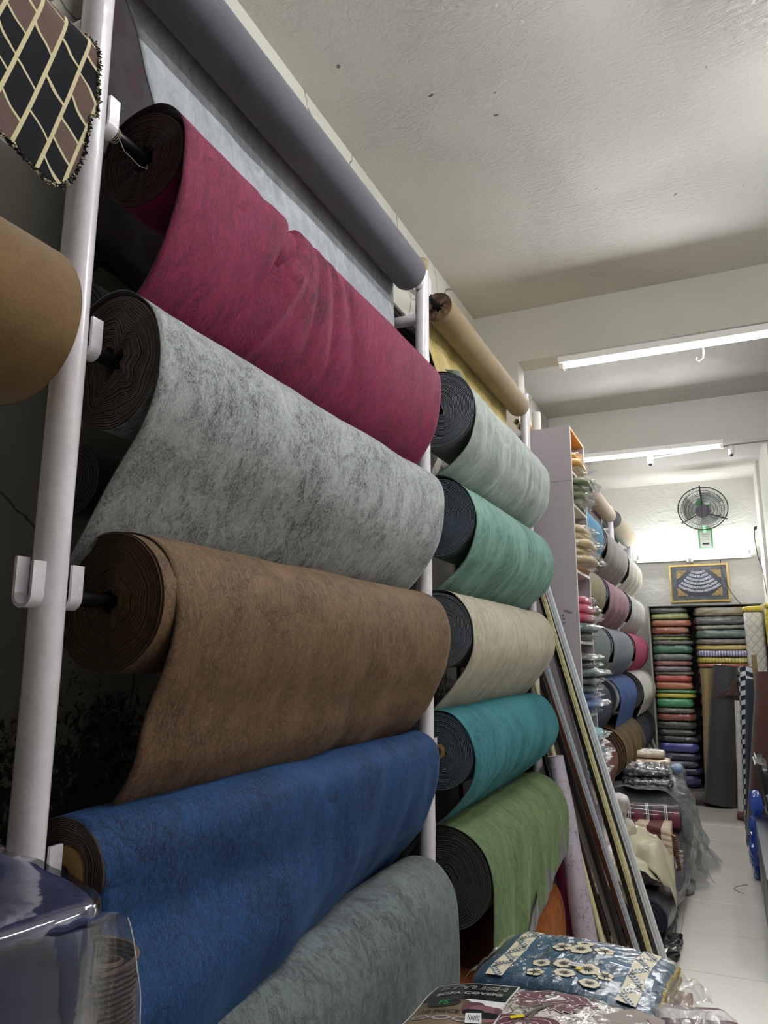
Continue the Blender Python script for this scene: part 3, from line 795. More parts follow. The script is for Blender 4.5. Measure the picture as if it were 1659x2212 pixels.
def pack(label, w, d, h, loc, mat, rot=0.0, film='film', group=None, seed=0, n=(8, 6, 4), amp=.004, layers=2, name='wrapped_fabric_pack', cat='fabric pack', wrap_n=None, wamp=.011, flare=None):
    t = thing(name, label, cat, loc, group, rot)
    ob('folded_cloth', cube_grid(*n, slab_fn(w, d, h, amp, seed, layers=layers)), mat, t, local=True, sharp=False)
    if film:
        wn = wrap_n or (n[0]+4, n[1]+3, n[2])
        f0 = slab_fn(w*1.03, d*1.03, h*1.05, wamp, seed+50, fr=34)
        def fn(x, y, z):
            p = Vector(f0(x, y, z))
            if flare:
                for (ax, sg, am) in flare:
                    c = (x, y)[ax]*sg
                    if c > .8:
                        p[ax] += sg*am*(c-.8)/.2*(.6 + .8*noise.noise(Vector((p.x*20+seed, p.y*20, z*2))))
                        p.z = h/2 + (p.z - h/2)*.45 + am*.3*noise.noise(Vector((p.x*25, p.y*25, seed)))
            return p
        ob('plastic_wrap', cube_grid(*wn, fn), M[film], t, local=True, smooth=False)
    return t

def cloth_mat(name, col, rough=.7, var=.2, scale=40, stretch=(1, 1, 1), coat=0.0, stripes=None):
    if ('cm', name) in _cache: return _cache[('cm', name)]
    t = NT(name); v = t.coord('Object', stretch)
    n = t.noise(v, scale, 4, .6); c = lin(col)
    base = t.mix(t.ramp(n, [(.3, 0.0), (.7, 1.0)]), tuple(x*(1-var) for x in c[:3])+(1,), tuple(min(1, x*(1+var)) for x in c[:3])+(1,))
    if stripes:
        axis, freq, wd, c2 = stripes
        sep = t.n('ShaderNodeSeparateXYZ'); t.l(t.coord('Object'), sep.inputs[0])
        q = t.n('ShaderNodeMath', {0: sep.outputs[axis], 1: freq}, operation='MULTIPLY').outputs[0]
        q = t.n('ShaderNodeMath', {0: q}, operation='FRACT').outputs[0]
        base = t.mix(t.ramp(q, [(0.0, 1.0), (wd, 0.0)], 'CONSTANT'), base, c2)
    t.l(base, t.b.inputs['Base Color']); t.b.inputs['Roughness'].default_value = rough; t.b.inputs['Coat Weight'].default_value = coat
    t.b.inputs['Sheen Weight'].default_value = .15
    _cache[('cm', name)] = t.mat; return t.mat

# ------------------------------------------------------------------ steel tubes stored behind the posts at the top
tubes = [(-1.06, 2.842, .016, 'steel', 'dark steel tube lying on the upper wall arms, nearest the post'), (-1.10, 2.847, .02, 'chrome', 'chrome tube lying on the upper wall arms'),
         (-1.14, 2.842, .016, 'steel', 'third tube from the post on the upper wall arms, dark steel'), (-1.185, 2.848, .022, 'steel', 'thick dark tube lying on the upper wall arms near the wall'),
         (-1.23, 2.842, .016, 'steel', 'thin dark tube next to the thick one on the upper wall arms'), (-1.275, 2.848, .022, 'chrome', 'chrome tube on the upper wall arms closest to the wall')]
tubes += [(-1.08, 2.883, .02, 'steel', 'dark steel tube resting in the second layer above the arms'), (-1.122, 2.884, .018, 'chrome', 'shiny chrome tube in the second layer above the arms'), (-1.165, 2.885, .02, 'steel', 'dark tube in the second layer, nearer the wall'), (-1.10, 2.922, .018, 'chrome', 'chrome tube on top of the pile above the arms'), (-1.145, 2.925, .02, 'steel', 'dark steel tube on top of the pile above the arms'),
    (-1.03, 2.70, .018, 'steel', 'dark tube on the lower wall arms nearest the post'), (-1.075, 2.702, .02, 'black', 'black tube on the lower wall arms'), (-1.12, 2.70, .018, 'steel', 'dark steel tube on the lower wall arms, third from the post'), (-1.17, 2.703, .021, 'black', 'thick black tube on the lower wall arms'), (-1.22, 2.70, .018, 'steel', 'dark tube on the lower wall arms closest to the wall')]
for x, z, r, mt, l in tubes:
    m = MB(); m.tube([(x, 2.0, z), (x, 4.12, z)], r, 14); single('curtain_tube', l, 'tube', m, M[mt], origin=Vector((x, 2.0, z)), group='steel tubes above the rolls')
m = MB(); m.tube([(-1.02, 2.40, 2.955), (-1.40, 4.1, 3.60)], .014, 14); single('curtain_tube', 'bright chrome tube sloping above the others behind the worn post', 'tube', m, M['chrome'], origin=Vector((-1.02, 2.4, 2.955)))

# ------------------------------------------------------------------ grey shelf tower
CX0, CX1, CY0, CY1, CZT = -1.43, -.722, 4.27, 4.745, 2.884
SHZ = [2.617, 2.42, 2.035, 1.632, 1.22, .74, .30]
def tower():
    t = thing('shelf_tower', 'tall grey lilac shelf tower of open compartments between the two rack parts', 'shelf', (-1.07, 4.5, 0))
    m = MB(); m.box((CX0, CY0, .0), (CX1-.002, CY0+.016, 2.5525)); ob('side_panel', m, M['laminate'], t, False)
    m = MB(); m.box((CX0, CY0, 2.5545), (CX1-.002, CY0+.016, CZT)); ob('side_panel', m, M['laminate'], t, False)
    m = MB(); m.box((CX0, CY1-.016, .0), (CX1-.002, CY1, CZT)); ob('side_panel', m, M['laminate'], t, False)
    m = MB(); m.box((CX0, CY0, 0), (CX0+.006, CY1, CZT)); ob('back_panel', m, M['laminate'], t, False)
    for y in (CY0, CY1-.016):
        m = MB(); m.box((CX1-.002, y, 0), (CX1, y+.016, CZT)); ob('edge_band', m, M['edge'], t, False)
    m = MB(); m.box((CX0, CY0+.016, CZT-.016), (CX1-.001, CY1-.016, CZT)); ob('top_panel', m, M['orange_wood'], t, False)
    for z in SHZ:
        m = MB(); m.box((CX0+.006, CY0+.016, z-.016), (CX1-.001, CY1-.016, z)); ob('shelf', m, M['edge'], t, False)
    m = MB(); m.box((CX0+.006, CY0+.016, 0), (CX1-.02, CY1-.016, .05)); ob('plinth', m, M['laminate'], t, False)
    # grey finger smudges on the near side
    sm = plain('grey_smudge', '6f6970', .7)
    for (x, z, a, b) in ((-.79, 1.80, .017, .006), (-.772, 1.79, .016, .0055), (-.81, 1.775, .008, .005), (-.808, 1.755, .009, .005), (-.806, 1.735, .008, .0045)):
        m = MB(); m.fan((x, CY0-.0004, z), [(x + a*math.cos(k*.63), CY0-.0004, z + b*math.sin(k*.63)) for k in range(10)][::-1]); ob('smudge', m, sm, t, False)
tower()
names = {'dfa23c': 'orange', '6f7d58': 'olive green', '77845f': 'grey green', '5f6f50': 'dark green', 'cdb98f': 'beige', 'c4ae84': 'sand', 'b98a4d': 'golden brown', 'c02c5c': 'pink', 'd2406c': 'rose pink',
         '2a3434': 'black green', '1f2426': 'black', '3c5a58': 'dark teal', '2c6f78': 'teal', '4a78b0': 'blue', '3c68a4': 'mid blue', '3d97a5': 'turquoise', '8b3b48': 'dark red', 'd9cbc0': 'off white', 'c9a9a6': 'pale pink', '46605c': 'grey teal'}
comp = [(2.62, ['b98a4d', 'dfa23c', 'dfa23c'], .045, 'top'), (2.422, ['5f6f50', '6f7d58', '77845f', '6f7d58'], .042, 'second'), (2.037, ['b98a4d', 'cdb98f', 'c4ae84', 'cdb98f', 'cdb98f', 'c4ae84'], .046, 'third'),
        (1.634, ['2a3434', '3c5a58', 'c02c5c', 'd2406c', 'c02c5c'], .052, 'fourth'), (1.222, ['4a78b0', '3c68a4', '4a78b0', '3c5a58', '2a3434', '46605c', '1f2426', '2a3434'], .044, 'fifth'),
        (.742, ['d9cbc0', 'c9a9a6', '8b3b48', '3d97a5', '46605c', '2c6f78', '2c6f78', '3d97a5'], .05, 'sixth'), (.302, ['d9cbc0', 'c9a9a6', 'd9cbc0', 'c9a9a6'], .06, 'lowest')]
rn = random.Random(8); seen = {}
for z0, cols, h, nm in comp:
    z = z0
    for k, c in enumerate(cols):
        hh = h * rn.uniform(.9, 1.08); w_ = rn.uniform(.34, .44); prot = rn.uniform(.0, .05) + (.03 if k % 2 else 0)
        key = (nm, names[c]); seen[key] = seen.get(key, 0) + 1
        pos = ['lowest of its stack', 'second from below', 'third from below', 'fourth from below', 'fifth from below', 'sixth from below', 'seventh from below', 'eighth from below'][k]
        pack('%s plastic wrapped pack in the %s tower compartment, %s' % (names[c], nm, pos), w_, .40, hh, (CX1 + prot - w_/2, 4.508, z + .001), cloth_mat('pack_' + names[c].replace(' ', '_'), c, .55, .25, 18, (1, 1, 5), .3),
             rot=rn.uniform(-.06, .06), group='wrapped packs in the shelf tower', seed=rn.random()*99, n=(8, 7, 3), wrap_n=(14, 10, 3), wamp=.016, flare=[(0, 1, .045)])
        z += hh * .98
# things on top of the tower
m = MB(); m.tube([(-.93, 4.33, CZT), (-.93, 4.33, CZT+.125)], .027, 24); single('pipe_stub', 'short upright white plastic pipe standing on the shelf tower', 'pipe', m, M['edge'], origin=Vector((-.93, 4.33, CZT)))
pv = plain('cream_conduit', 'cfc9a0', .35)
for k, (x, z, y0_, y1_) in enumerate([(-1.02, .035, 4.28, 4.70), (-1.045, .075, 4.30, 4.70), (-1.00, .078, 4.31, 4.71), (-1.10, .018, 4.24, 4.7)]):
    m = MB(); m.tube([(x, y0_, CZT + z), (x+.03, y1_, CZT + z)], .018, 16, cap=False); m.tube([(x+.03, y1_, CZT + z), (x, y0_, CZT + z)], .0145, 16, cap=False)
    single('conduit_offcut', ['cream plastic tube offcut on the tower, nearest the white pipe', 'upper left cream tube offcut on the tower with open end', 'upper right cream tube offcut on the tower with open end', 'lowest cream tube offcut on the tower top'][k], 'pipe', m, pv, origin=Vector((x, y0_, CZT)), group='conduit offcuts on the tower')
m = cube_grid(10, 6, 3, slab_fn(.18, .12, .03, .015, 4, fr=25)); o = single('cloth_scrap', 'small dark red cloth scrap lying on top of the shelf tower', 'cloth', m, cloth_mat('dark_red_scrap', '6b3038')); o.location = (-.86, 4.47, CZT+.001)

# ------------------------------------------------------------------ mouldings leaning between the rack and the tower
def strip(label, xb, slope, wd, y, top, mat, th=.012, xr=.25, tube=False, shape=None):
    x0 = xb + slope*xr           # at the floor
    x1 = xb - slope*(top-xr)
    t = None
    p0 = Vector((x0, y, .002)); p1 = Vector((x1, y+.006, top)); d = (p1-p0).normalized(); s = Vector((d.z, 0, -d.x))
    m = MB()
    if tube: m.tube([p0, p1], wd/2, 14)
    else:
        n = Vector((0, 1, 0))
        # coved profile
        pr = [(-.5, 1), (.5, 1), (.5, -.3), (.38, -1), (-.1, -1), (-.22, -.4), (-.5, -.4)]
        i = len(m.v)
        for P in (p0, p1):
            for a, b in pr: m.v.append(P + s*a*wd + n*b*th/2)
        k = len(pr)
        for j in range(k): m.face((i+j, i+(j+1) % k, i+k+(j+1) % k, i+k+j))
        m.face([i+j for j in range(k)][::-1]); m.face([i+k+j for j in range(k)])
    return single('moulding_strip', label, 'strip', m, mat, smooth=tube, origin=p0, group='mouldings leaning beside the shelf tower')
ml = lambda n, c, r=.35, me=0: plain('strip_' + n, c, r, me, .2, .06, 12)
strip('outermost wide white moulding leaning beside the tower', -.414, .270, .034, 4.125, 2.2, ml('white', 'dfe4ea'))
strip('thin dark grey moulding just behind the white one', -.444, .268, .016, 4.15, 2.15, ml('dark', '4a4744'))
strip('pale yellow moulding second from the aisle', -.469, .258, .024, 4.125, 2.1, ml('yellow', 'ddd3a0'))
strip('black moulding next to the pale yellow one', -.497, .252, .028, 4.145, 2.1, ml('black', '1b1715'))
strip('pale bluish grey moulding in the middle of the leaning bundle', -.530, .285, .026, 4.12, 1.75, ml('bluish', 'b9bfcc'))
strip('mid brown wood moulding seen low in the bundle', -.556, .30, .03, 4.15, 1.7, plain('strip_wood', '6e4126', .4, 0, .2, .3, 10, stretch=(6, 6, .6)))
strip('wide black moulding left of the bluish one', -.592, .275, .036, 4.115, 1.95, ml('black2', '151414'))
strip('taupe grey moulding with dull sheen', -.626, .28, .026, 4.145, 1.6, ml('taupe', '9a968c'))
strip('dark brown moulding behind the cream tube', -.652, .27, .022, 4.11, 1.9, ml('brown', '38231a'))
strip('round cream curtain tube leaning among the mouldings', -.668, .232, .028, 4.05, 1.5, ml('cream', 'd5cf9f'), tube=True)
strip('narrow olive grey moulding left of the cream tube', -.700, .25, .018, 4.09, 1.5, ml('olive', '77766a'))
strip('thin shiny black moulding furthest left in the bundle', -.722, .24, .014, 4.06, 1.3, ml('shiny', '101010', .12))
strip('slim silver moulding with bright edge at the far left', -.742, .23, .012, 4.085, 1.4, ml('silver', 'a8a8a8', .2, .8))
strip('faint light grey moulding against the tower panel', -.560, .22, .02, 4.18, 2.0, ml('light', 'aaa3ab'))

# standing rolls beside the mouldings
def standing(label, p0, p1, r0, r1, mats, name='standing_roll', n=16, S=28, seed=0, wr=.006, cat='fabric roll', group=None, top='layers', fold=0.0):
    p0 = Vector(p0); p1 = Vector(p1); d = (p1-p0).normalized(); a = d.cross(Vector((0, 1, 0))).normalized(); b = a.cross(d)
    t = thing(name, label, cat, p0, group)
    L = (p1-p0).length
    def fn(u, v):
        r = r0 + (r1-r0)*u; th = 2*math.pi*v
        q = r*(1 + fold*math.sin(3*th + seed + u*4)) + wr*fbm(math.cos(th)*1.3+seed, math.sin(th)*1.3, u*L*3, 3)
        return p0 + d*L*u + (a*math.cos(th) + b*math.sin(th))*q
    m = MB(); m.grid(fn, n, S, 0, uvfn=lambda u, v: (L*u, 2*math.pi*r0*v)); ob('wound_cloth', m, mats[0], t, sharp=False)
    m = MB()
    for k in range(8):
        f0 = 1 - k/8; f1 = 1 - (k+1)/8
        R0 = [p1 + d*(.0 if k else 0) + (fn(1, j/S) - p1)*f0 + d*(-.004 if k % 2 else .002) for j in range(S)]
        R1 = [p1 + (fn(1, j/S) - p1)*f1 + d*(-.004 if (k+1) % 2 else .002) for j in range(S)]
        i = len(m.v); m.v += R0 + R1
        for j in range(S): m.face((i+j, i+(j+1) % S, i+S+(j+1) % S, i+S+j), k % 2)
    ob('rolled_top', m, [mats[1], mats[-1]], t, smooth=False)
    return t
def marble_mat():
    t = NT('lilac_crackle_cloth'); v = t.coord('UV', (1, 1, 1)); n = t.noise(v, 9, 5, .7, 1.0)
    vo = t.n('ShaderNodeTexVoronoi', {'Scale': 26.0}, feature='DISTANCE_TO_EDGE'); mx = t.n('ShaderNodeMix', data_type='RGBA'); mx.inputs[0].default_value = .05
    t.l(v, mx.inputs[6]); q = t.n('ShaderNodeTexNoise', {'Scale': 30.0, 'Detail': 4.0}); t.l(v, q.inputs['Vector']); t.l(q.outputs[1], mx.inputs[7]); t.l(mx.outputs[2], vo.inputs['Vector'])
    k = t.ramp(vo.outputs[0], [(0.0, 1.0), (.055, 0.0)]); g = t.ramp(n, [(.45, 0.0), (.6, 1.0)])
    kk = t.n('ShaderNodeMath', {0: k, 1: g}, operation='MULTIPLY').outputs[0]
    t.l(t.mix(kk, t.mix(n, 'c6bccb', 'a9a0b1'), '5a5260'), t.b.inputs['Base Color']); t.b.inputs['Roughness'].default_value = .6; return t.mat
mm = marble_mat()
standing('lilac white crackle patterned cloth roll standing behind the sage green roll', (-.70, 4.0, .0), (-.835, 4.015, 1.04), .062, .04, [mm, mm, cloth_mat('lilac_edge', '9a93a2')], seed=3, fold=.05)
standing('magenta satin roll standing just left of the crackle patterned roll', (-.755, 4.07, .0), (-.86, 4.02, .70), .05, .03, [cloth_mat('magenta_satin', '8c2a62', .3, .3, 6, (1, 1, .3), .3)]*2, seed=5, fold=.12)
standing('dark blue grey cloth roll standing in the corner behind the satin roll', (-.90, 4.16, .0), (-1.0, 4.17, 1.0), .06, .05, [cloth_mat('dark_slate_cloth', '2b2f3c')]*2, seed=6)

# ------------------------------------------------------------------ far rack rolls (beyond the tower)
F = lambda n, c, c2, s: felt(n, c, c2, s, 60)
def woven(name, a, b, c, s): return velvet(name, a, b, c, s, 9, 6, .2, 0, 0, .3)
bays = {'C': (4.93, 5.96), 'D': (6.19, 7.58), 'E': (7.80, 9.18)}
def far(label, bay, row, R, face, back, edge, seed, long=1.0, hang=None, **kw):
    y0, y1 = bays[bay]; cz = ROWZ[row] + kw.pop('dz', 0)
    p = prof(R)
    if hang: p = prof(R)[:7] + [(R+.003, -.3*R)] + [(R*(1.0-.1*k), -R*.4 - hang*k/4) for k in range(1, 5)]
    return roll(label, y0, y1, -.94, cz, R, face, back, edge, p, N=kw.pop('N', 9), S=40, nu=26, nv=26, seed=seed, rod_y=(y0-.10, y1+.09), rodlabel=kw.pop('rodlabel', 'steel rod inside the ' + label.split(' roll')[0] + ' roll'), **kw)
beige_felt = felt('beige_felt', '8c7350', 'b4976c', 21, 160); straw_felt = felt('straw_felt', '9d8a58', 'c6b27c', 22, 160)
lav = cloth_mat('lavender_striped_curtain', 'b5a6ab', .7, .2, 30, stripes=(1, 16.0, .35, '6e5f66'))
hangp = lambda R: [(-.9*R, 0), (-R, -.05), (-R, -.1), (-R, -.16), (-R*.95, -.22), (-R*.95, -.28), (-R, -.34), (-R, -.40), (-R, -.46)]
def topbolt(label, bay, R, body, sheetm, seed, sl):
    y0, y1 = bays[bay]
    roll(label, y0, y1, -.94, 2.93, R, sheetm, backing_dark, edge_dark, hangp(R), N=8, S=40, nu=20, nv=60, seed=seed, body_mat=body, wr=.015, wavy=.012, freq=6, rod_y=(y0-.10, y1+.09), sheet_label=sl, rodlabel='steel rod inside the ' + label[:40])
topbolt('brown beige bolt at the top of the far rack', 'D', .072, beige_felt, lav, 61, 'lavender striped cloth hanging behind the bolt')
topbolt('straw coloured bolt with dark end at the top of the last bay', 'E', .098, straw_felt, cloth_mat('pale_blue_cloth', '8fb2c8'), 62, 'pale blue cloth hanging behind the bolt')
topbolt('olive brown bolt at the top of the bay behind the tower', 'C', .07, beige_felt, cloth_mat('grey_mauve_cloth', '8a8088'), 63, 'grey mauve cloth hanging behind the bolt')
far('sky blue cloth roll, high up just beyond the tower', 'C', 1, .15, woven('sky_blue_cloth', '2c6488', '3f7fa5', '5e9cbf', 21), backing_dark, edge_blue, 64)
far('taupe grey linen roll in the far rack', 'D', 1, .15, woven('taupe_linen', '6b6460', '88807a', 'a09890', 22), backing_dark, edge_grey, 65)
far('ivory linen roll high in the last bay', 'E', 1, .14, woven('ivory_linen', 'a8a595', 'c2bfae', 'dad8ca', 23), backing_grey, edge_grey, 66, wavy=.01)
far('khaki cloth roll just beyond the tower', 'C', 2, .14, woven('khaki_cloth', '6a5f47', '85795c', '9f9474', 24), backing_dark, edge_grey, 67)
far('dusty pink linen roll in the far rack', 'D', 2, .14, woven('dusty_pink_linen', '74525c', '966c76', 'b38b92', 25), backing_blue, edge_grey, 68, wavy=.006)
far('silver white linen roll at mid height in the last bay', 'E', 2, .14, woven('silver_white_linen', '9b9a95', 'b9b8b2', 'd6d5d0', 26), backing_blue, edge_grey, 69, wavy=.008)
far('grey green cloth roll just beyond the tower', 'C', 3, .15, woven('grey_green_cloth', '475353', '5f6d6c', '7c8a88', 27), backing_dark, edge_grey, 70)
far('blue grey cloth roll in the far rack below the dusty pink one', 'D', 3, .15, woven('blue_grey_cloth', '555b66', '70767f', '8d939b', 28), backing_dark, edge_grey, 71)
far('raspberry red cloth roll in the last bay', 'E', 3, .15, woven('raspberry_cloth', '751a3a', '95264d', 'b23a63', 29), backing_dark, edge_grey, 72)
far('navy cloth roll low beyond the tower', 'C', 4, .14, woven('navy_cloth_c', '0f1424', '1a2238', '2a3450', 31), backing_dark, edge_dark, 73)
denim = woven('denim_blue_cloth', '22386a', '31508c', '4a6cab', 30)
far('navy backed roll with a denim blue end draped over it', 'D', 4, .155, denim, felt('navy_backing', '0b1020', '18203a', 33, 60), edge_dark, 74, body_mat=felt('navy_body', '0d1326', '1a2342', 34, 60), sheet_y=(6.35, 7.6), hang=.22)
far('large off white cloth roll with black end in the last bay', 'E', 4, .20, woven('off_white_cloth', 'a8a59e', 'c4c1ba', 'dcdad4', 32), backing_dark, edge_dark, 75, hang=.16, dz=-.02)
far('reddish brown cloth roll low beyond the tower', 'C', 5, .16, woven('reddish_brown_cloth', '52302a', '6b4038', '83564a', 33), backing_brown, edge_tan, 76, hang=.2)
far('dark gold brown velvet roll low in the far rack', 'D', 5, .20, woven('gold_brown_velvet', '2f2412', '584526', '82683a', 34), backing_brown, edge_tan, 77, hang=.25, wavy=.01)
far('navy black cloth roll low in the last bay', 'E', 5, .17, woven('navy_black_cloth', '0a0e18', '131a28', '222c3e', 35), backing_dark, edge_dark, 78)
# strips and yellow cloth at the foot of the last bay
for k, (xb, sl, wd, c, l) in enumerate([(-.66, .36, .022, 'b9b8a8', 'pale cream'), (-.70, .33, .018, '6d6c66', 'mid grey'), (-.735, .33, .022, 'c9ccd0', 'silver white'), (-.77, .32, .014, '8f9195', 'dull silver')]):
    strip('%s moulding leaning below the off white roll in the last bay' % l, xb, sl, wd, 9.05 + .03*k, 1.15, ml('far%d' % k, c))

# ------------------------------------------------------------------ back of the shop
def back_shelf():
    t = thing('fabric_shelf', 'floor to head height recessed shelf of dark boards at the back wall', 'shelf', (-.24, 9.6, 0))
    dk = plain('dark_shelf_board', '2a2523', .6); wt = plain('pale_shelf_upright', 'b9b6ac', .6)
    m = MB(); m.box((-.775, 9.28, .0), (-.757, 9.70, 2.115)); ob('side_panel', m, wt, t, False)
    m = MB(); m.box((.42, 9.28, .0), (.438, 9.70, 2.115)); ob('side_panel', m, wt, t, False)
    m = MB(); m.box((-.775, 9.30, 2.112), (.438, 9.70, 2.125)); ob('top_panel', m, dk, t, False)
    m = MB(); m.box((-.757, 9.69, .0), (.42, 9.70, 2.11)); ob('back_panel', m, dk, t, False)
    m = MB(); m.box((-.757, 9.30, .0), (.42, 9.69, .10)); ob('plinth', m, plain('dusty_plinth', '6e6a62', .7), t, False)
back_shelf()
pcol = {'2c2a27': 'black', '9fae62': 'yellow green', 'b0602f': 'orange brown', '9a4f28': 'rust', '4a4c4a': 'dark grey', '1f7a55': 'bottle green', '6f7d70': 'grey green', '8c4a3c': 'brick', '7b6b78': 'mauve grey', '6c6a52': 'olive',
        'cf4a3a': 'coral red', 'd07a4a': 'apricot', '2f9a55': 'leaf green', 'e0d31c': 'bright yellow', '38b06a': 'emerald', '6b6a5a': 'olive grey', 'a5543c': 'terracotta', '3a3c34': 'dark olive', '26282a': 'charcoal', '4d55b4': 'violet blue',
        '20205a': 'navy', '4a4a66': 'slate blue', '191848': 'deep navy', '2c2370': 'indigo', '7b6f4a': 'khaki brown', '5d6648': 'moss', '1c4f3c': 'dark green', '5f5238': 'umber', 'd0b84a': 'mustard', '7a78c4': 'lilac striped', 'd8d02a': 'lemon striped', 'b8604c': 'salmon'}
left = [(2.104, 2.04, '2c2a27'), (2.04, 1.965, '9fae62'), (1.965, 1.885, 'b0602f'), (1.885, 1.796, '9a4f28'), (1.796, 1.765, '2c2a27'), (1.765, 1.73, '9fae62'), (1.73, 1.675, '4a4c4a'), (1.675, 1.577, '1f7a55'), (1.577, 1.498, '6f7d70'), (1.498, 1.434, '8c4a3c'),
        (1.434, 1.371, '7b6b78'), (1.371, 1.336, '6c6a52'), (1.336, 1.254, 'cf4a3a'), (1.254, 1.166, 'd07a4a'), (1.166, 1.132, '2f9a55'), (1.132, 1.074, 'e0d31c'), (1.074, .968, '38b06a'), (.968, .905, '6b6a5a'), (.905, .819, 'a5543c'),
        (.819, .733, '3a3c34'), (.733, .66, '2c2a27'), (.66, .59, '26282a'), (.59, .477, '4d55b4'), (.477, .392, '191848'), (.392, .316, '4a4a66'), (.316, .241, '20205a'), (.241, .105, '2c2370')]
right = [(2.10, 1.993, '7b6f4a'), (1.993, 1.895, '26282a'), (1.895, 1.842, '5d6648'), (1.842, 1.74, '1c4f3c'), (1.74, 1.672, '5f5238'), (1.672, 1.614, 'd0b84a'), (1.614, 1.538, '7a78c4'), (1.538, 1.466, 'd8d02a'), (1.466, 1.422, 'b8604c'),
         (1.422, 1.33, '7b6f4a'), (1.33, 1.22, '26282a'), (1.22, 1.10, '6b6a5a'), (1.10, .98, 'a5543c'), (.98, .86, '3a3c34'), (.86, .74, '2c2a27'), (.74, .62, '4a4c4a'), (.62, .5, '20205a'), (.5, .38, '5f5238'), (.38, .25, '191848'), (.25, .105, '4a4a66')]
rn = random.Random(21); used = {}
def shelf_col(col, xa, xb, side):
    prev = None
    for k, (zt, zb, c) in enumerate(col):
        h = zt - zb; xr = xb + rn.uniform(-.02, .03)
        above = pcol[col[k-1][2]] if k else None; below = pcol[col[k+1][2]] if k + 1 < len(col) else None
        lab = '%s wrapped fabric pack in the %s back stack, %s' % (pcol[c], side, ('on top of the stack' if k == 0 else ('at the bottom of the stack' if below is None else 'under the %s one' % above)))
        if (pcol[c], above) in used and below: lab = '%s wrapped fabric pack in the %s back stack, resting on the %s one' % (pcol[c], side, below)
        used[(pcol[c], above)] = 1
        st = (0, 34.0, .45, 'e6e2ea') if 'lilac' in pcol[c] else ((0, 30.0, .3, 'a8a012') if 'lemon' in pcol[c] else None)
        pack(lab, xr - xa, .34, h*.985, ((xa + xr)/2, 9.48 - rn.uniform(0, .02), zb + .001), cloth_mat('shelf_' + pcol[c].replace(' ', '_'), c, .5, .3, 14, (1, 1, 7), .35, st), group='wrapped fabric packs on the back shelf', seed=rn.random()*99, n=(8, 4, 3), wrap_n=(18, 4, 4), wamp=.009,
             flare=[(0, 1, .03)], amp=.006)
shelf_col(left, -.752, -.335, 'left')
shelf_col(right, -.285, .41, 'right')

def standing2(label, p0, p1, r0, r1, mats, **k): return standing(label, p0, p1, r0, r1, mats, **k)
dg = cloth_mat('charcoal_grey_cloth', '3c3c3e', .8)
standing2('khaki satin cloth roll standing left of the charcoal one', (-.24, 9.12, 0), (-.175, 9.18, 1.41), .055, .075, [cloth_mat('khaki_satin', 'a38f64', .45, .2, 5, (1, 1, .3)), cloth_mat('khaki_edge', '8a7852')], seed=2, fold=.12)
standing2('charcoal grey cloth roll standing before the back shelf', (-.165, 8.95, 0.02), (.012, 9.05, 1.44), .155, .115, [dg, dg], seed=4, fold=.05, n=24)
def flapcloth(label, pts, mat, amp, seed, name='draped_cloth', cat='cloth', nu=18, nv=14, thick=.004, group=None):
    """bilinear sheet between four corner points with soft folds"""
    a, b, c, d = [Vector(p) for p in pts]
    nn = (b-a).cross(d-a).normalized(); m = MB()
    def fn(u, v):
        p = a*(1-u)*(1-v) + b*u*(1-v) + c*u*v + d*(1-u)*v
        return p + nn*amp*fbm(p.x*9+seed, p.y*9, p.z*9, 3)
    m.grid(fn, nu, nv); o = single(name, label, cat, m, mat, group=group, origin=a)
    so = o.modifiers.new('thick', 'SOLIDIFY'); so.thickness = thick; return o
flapcloth('small brown cloth tucked across the charcoal roll', [(-.14, 8.86, 1.12), (.11, 8.87, 1.14), (.10, 8.885, 1.33), (.03, 8.87, 1.20)], cloth_mat('brown_scrap', '46322a'), .02, 3)
standing2('dark olive brown cloth roll standing behind the charcoal one', (.02, 9.10, 0.0), (.12, 9.16, 1.25), .09, .07, [cloth_mat('dark_olive_brown', '4a3b24')]*2, seed=8)
def checker_mat():
    t = NT('navy_white_tumbling_blocks'); sep = t.n('ShaderNodeSeparateXYZ'); t.l(t.coord('UV'), sep.inputs[0])
    vq = t.n('ShaderNodeMath', {0: sep.outputs[0], 1: sep.outputs[1]}, operation='ADD').outputs[0]
    cb = t.n('ShaderNodeCombineXYZ'); t.l(sep.outputs[1], cb.inputs[0]); 
    z = t.n('ShaderNodeMath', {0: sep.outputs[1], 1: 22.0}, operation='MULTIPLY').outputs[0]
    z = t.n('ShaderNodeMath', {0: z, 1: 1.0}, operation='PINGPONG').outputs[0]
    z = t.n('ShaderNodeMath', {0: z, 1: .02}, operation='MULTIPLY').outputs[0]
    y2 = t.n('ShaderNodeMath', {0: sep.outputs[0], 1: z}, operation='ADD').outputs[0]; t.l(y2, cb.inputs[1])
    ck = t.n('ShaderNodeTexChecker', {'Scale': 22.0, 'Color1': lin('10182a'), 'Color2': lin('c9cdd0')}); t.l(cb.outputs[0], ck.inputs['Vector'])
    t.l(ck.outputs[0], t.b.inputs['Base Color']); t.b.inputs['Roughness'].default_value = .7; return t.mat
navy = cloth_mat('navy_blue_cloth', '1b2538', .7)
standing2('navy and white block patterned cloth roll leaning by the brown roll', (.11, 8.18, .0), (.21, 8.30, 1.44), .055, .085, [checker_mat(), navy], seed=9, n=24)
standing2('navy blue velvet roll leaning in front of the block patterned roll', (.105, 7.86, .0), (.235, 7.95, 1.33), .05, .06, [navy, navy], seed=10, fold=.08)
standing2('slim white cloth roll standing behind the navy velvet one', (.045, 8.55, .0), (.10, 8.62, 1.1), .035, .035, [cloth_mat('white_cloth', 'd2cfc8')]*2, seed=12)
bm = cloth_mat('chocolate_brown_cloth', '4a2b1e', .85, .15, 20)
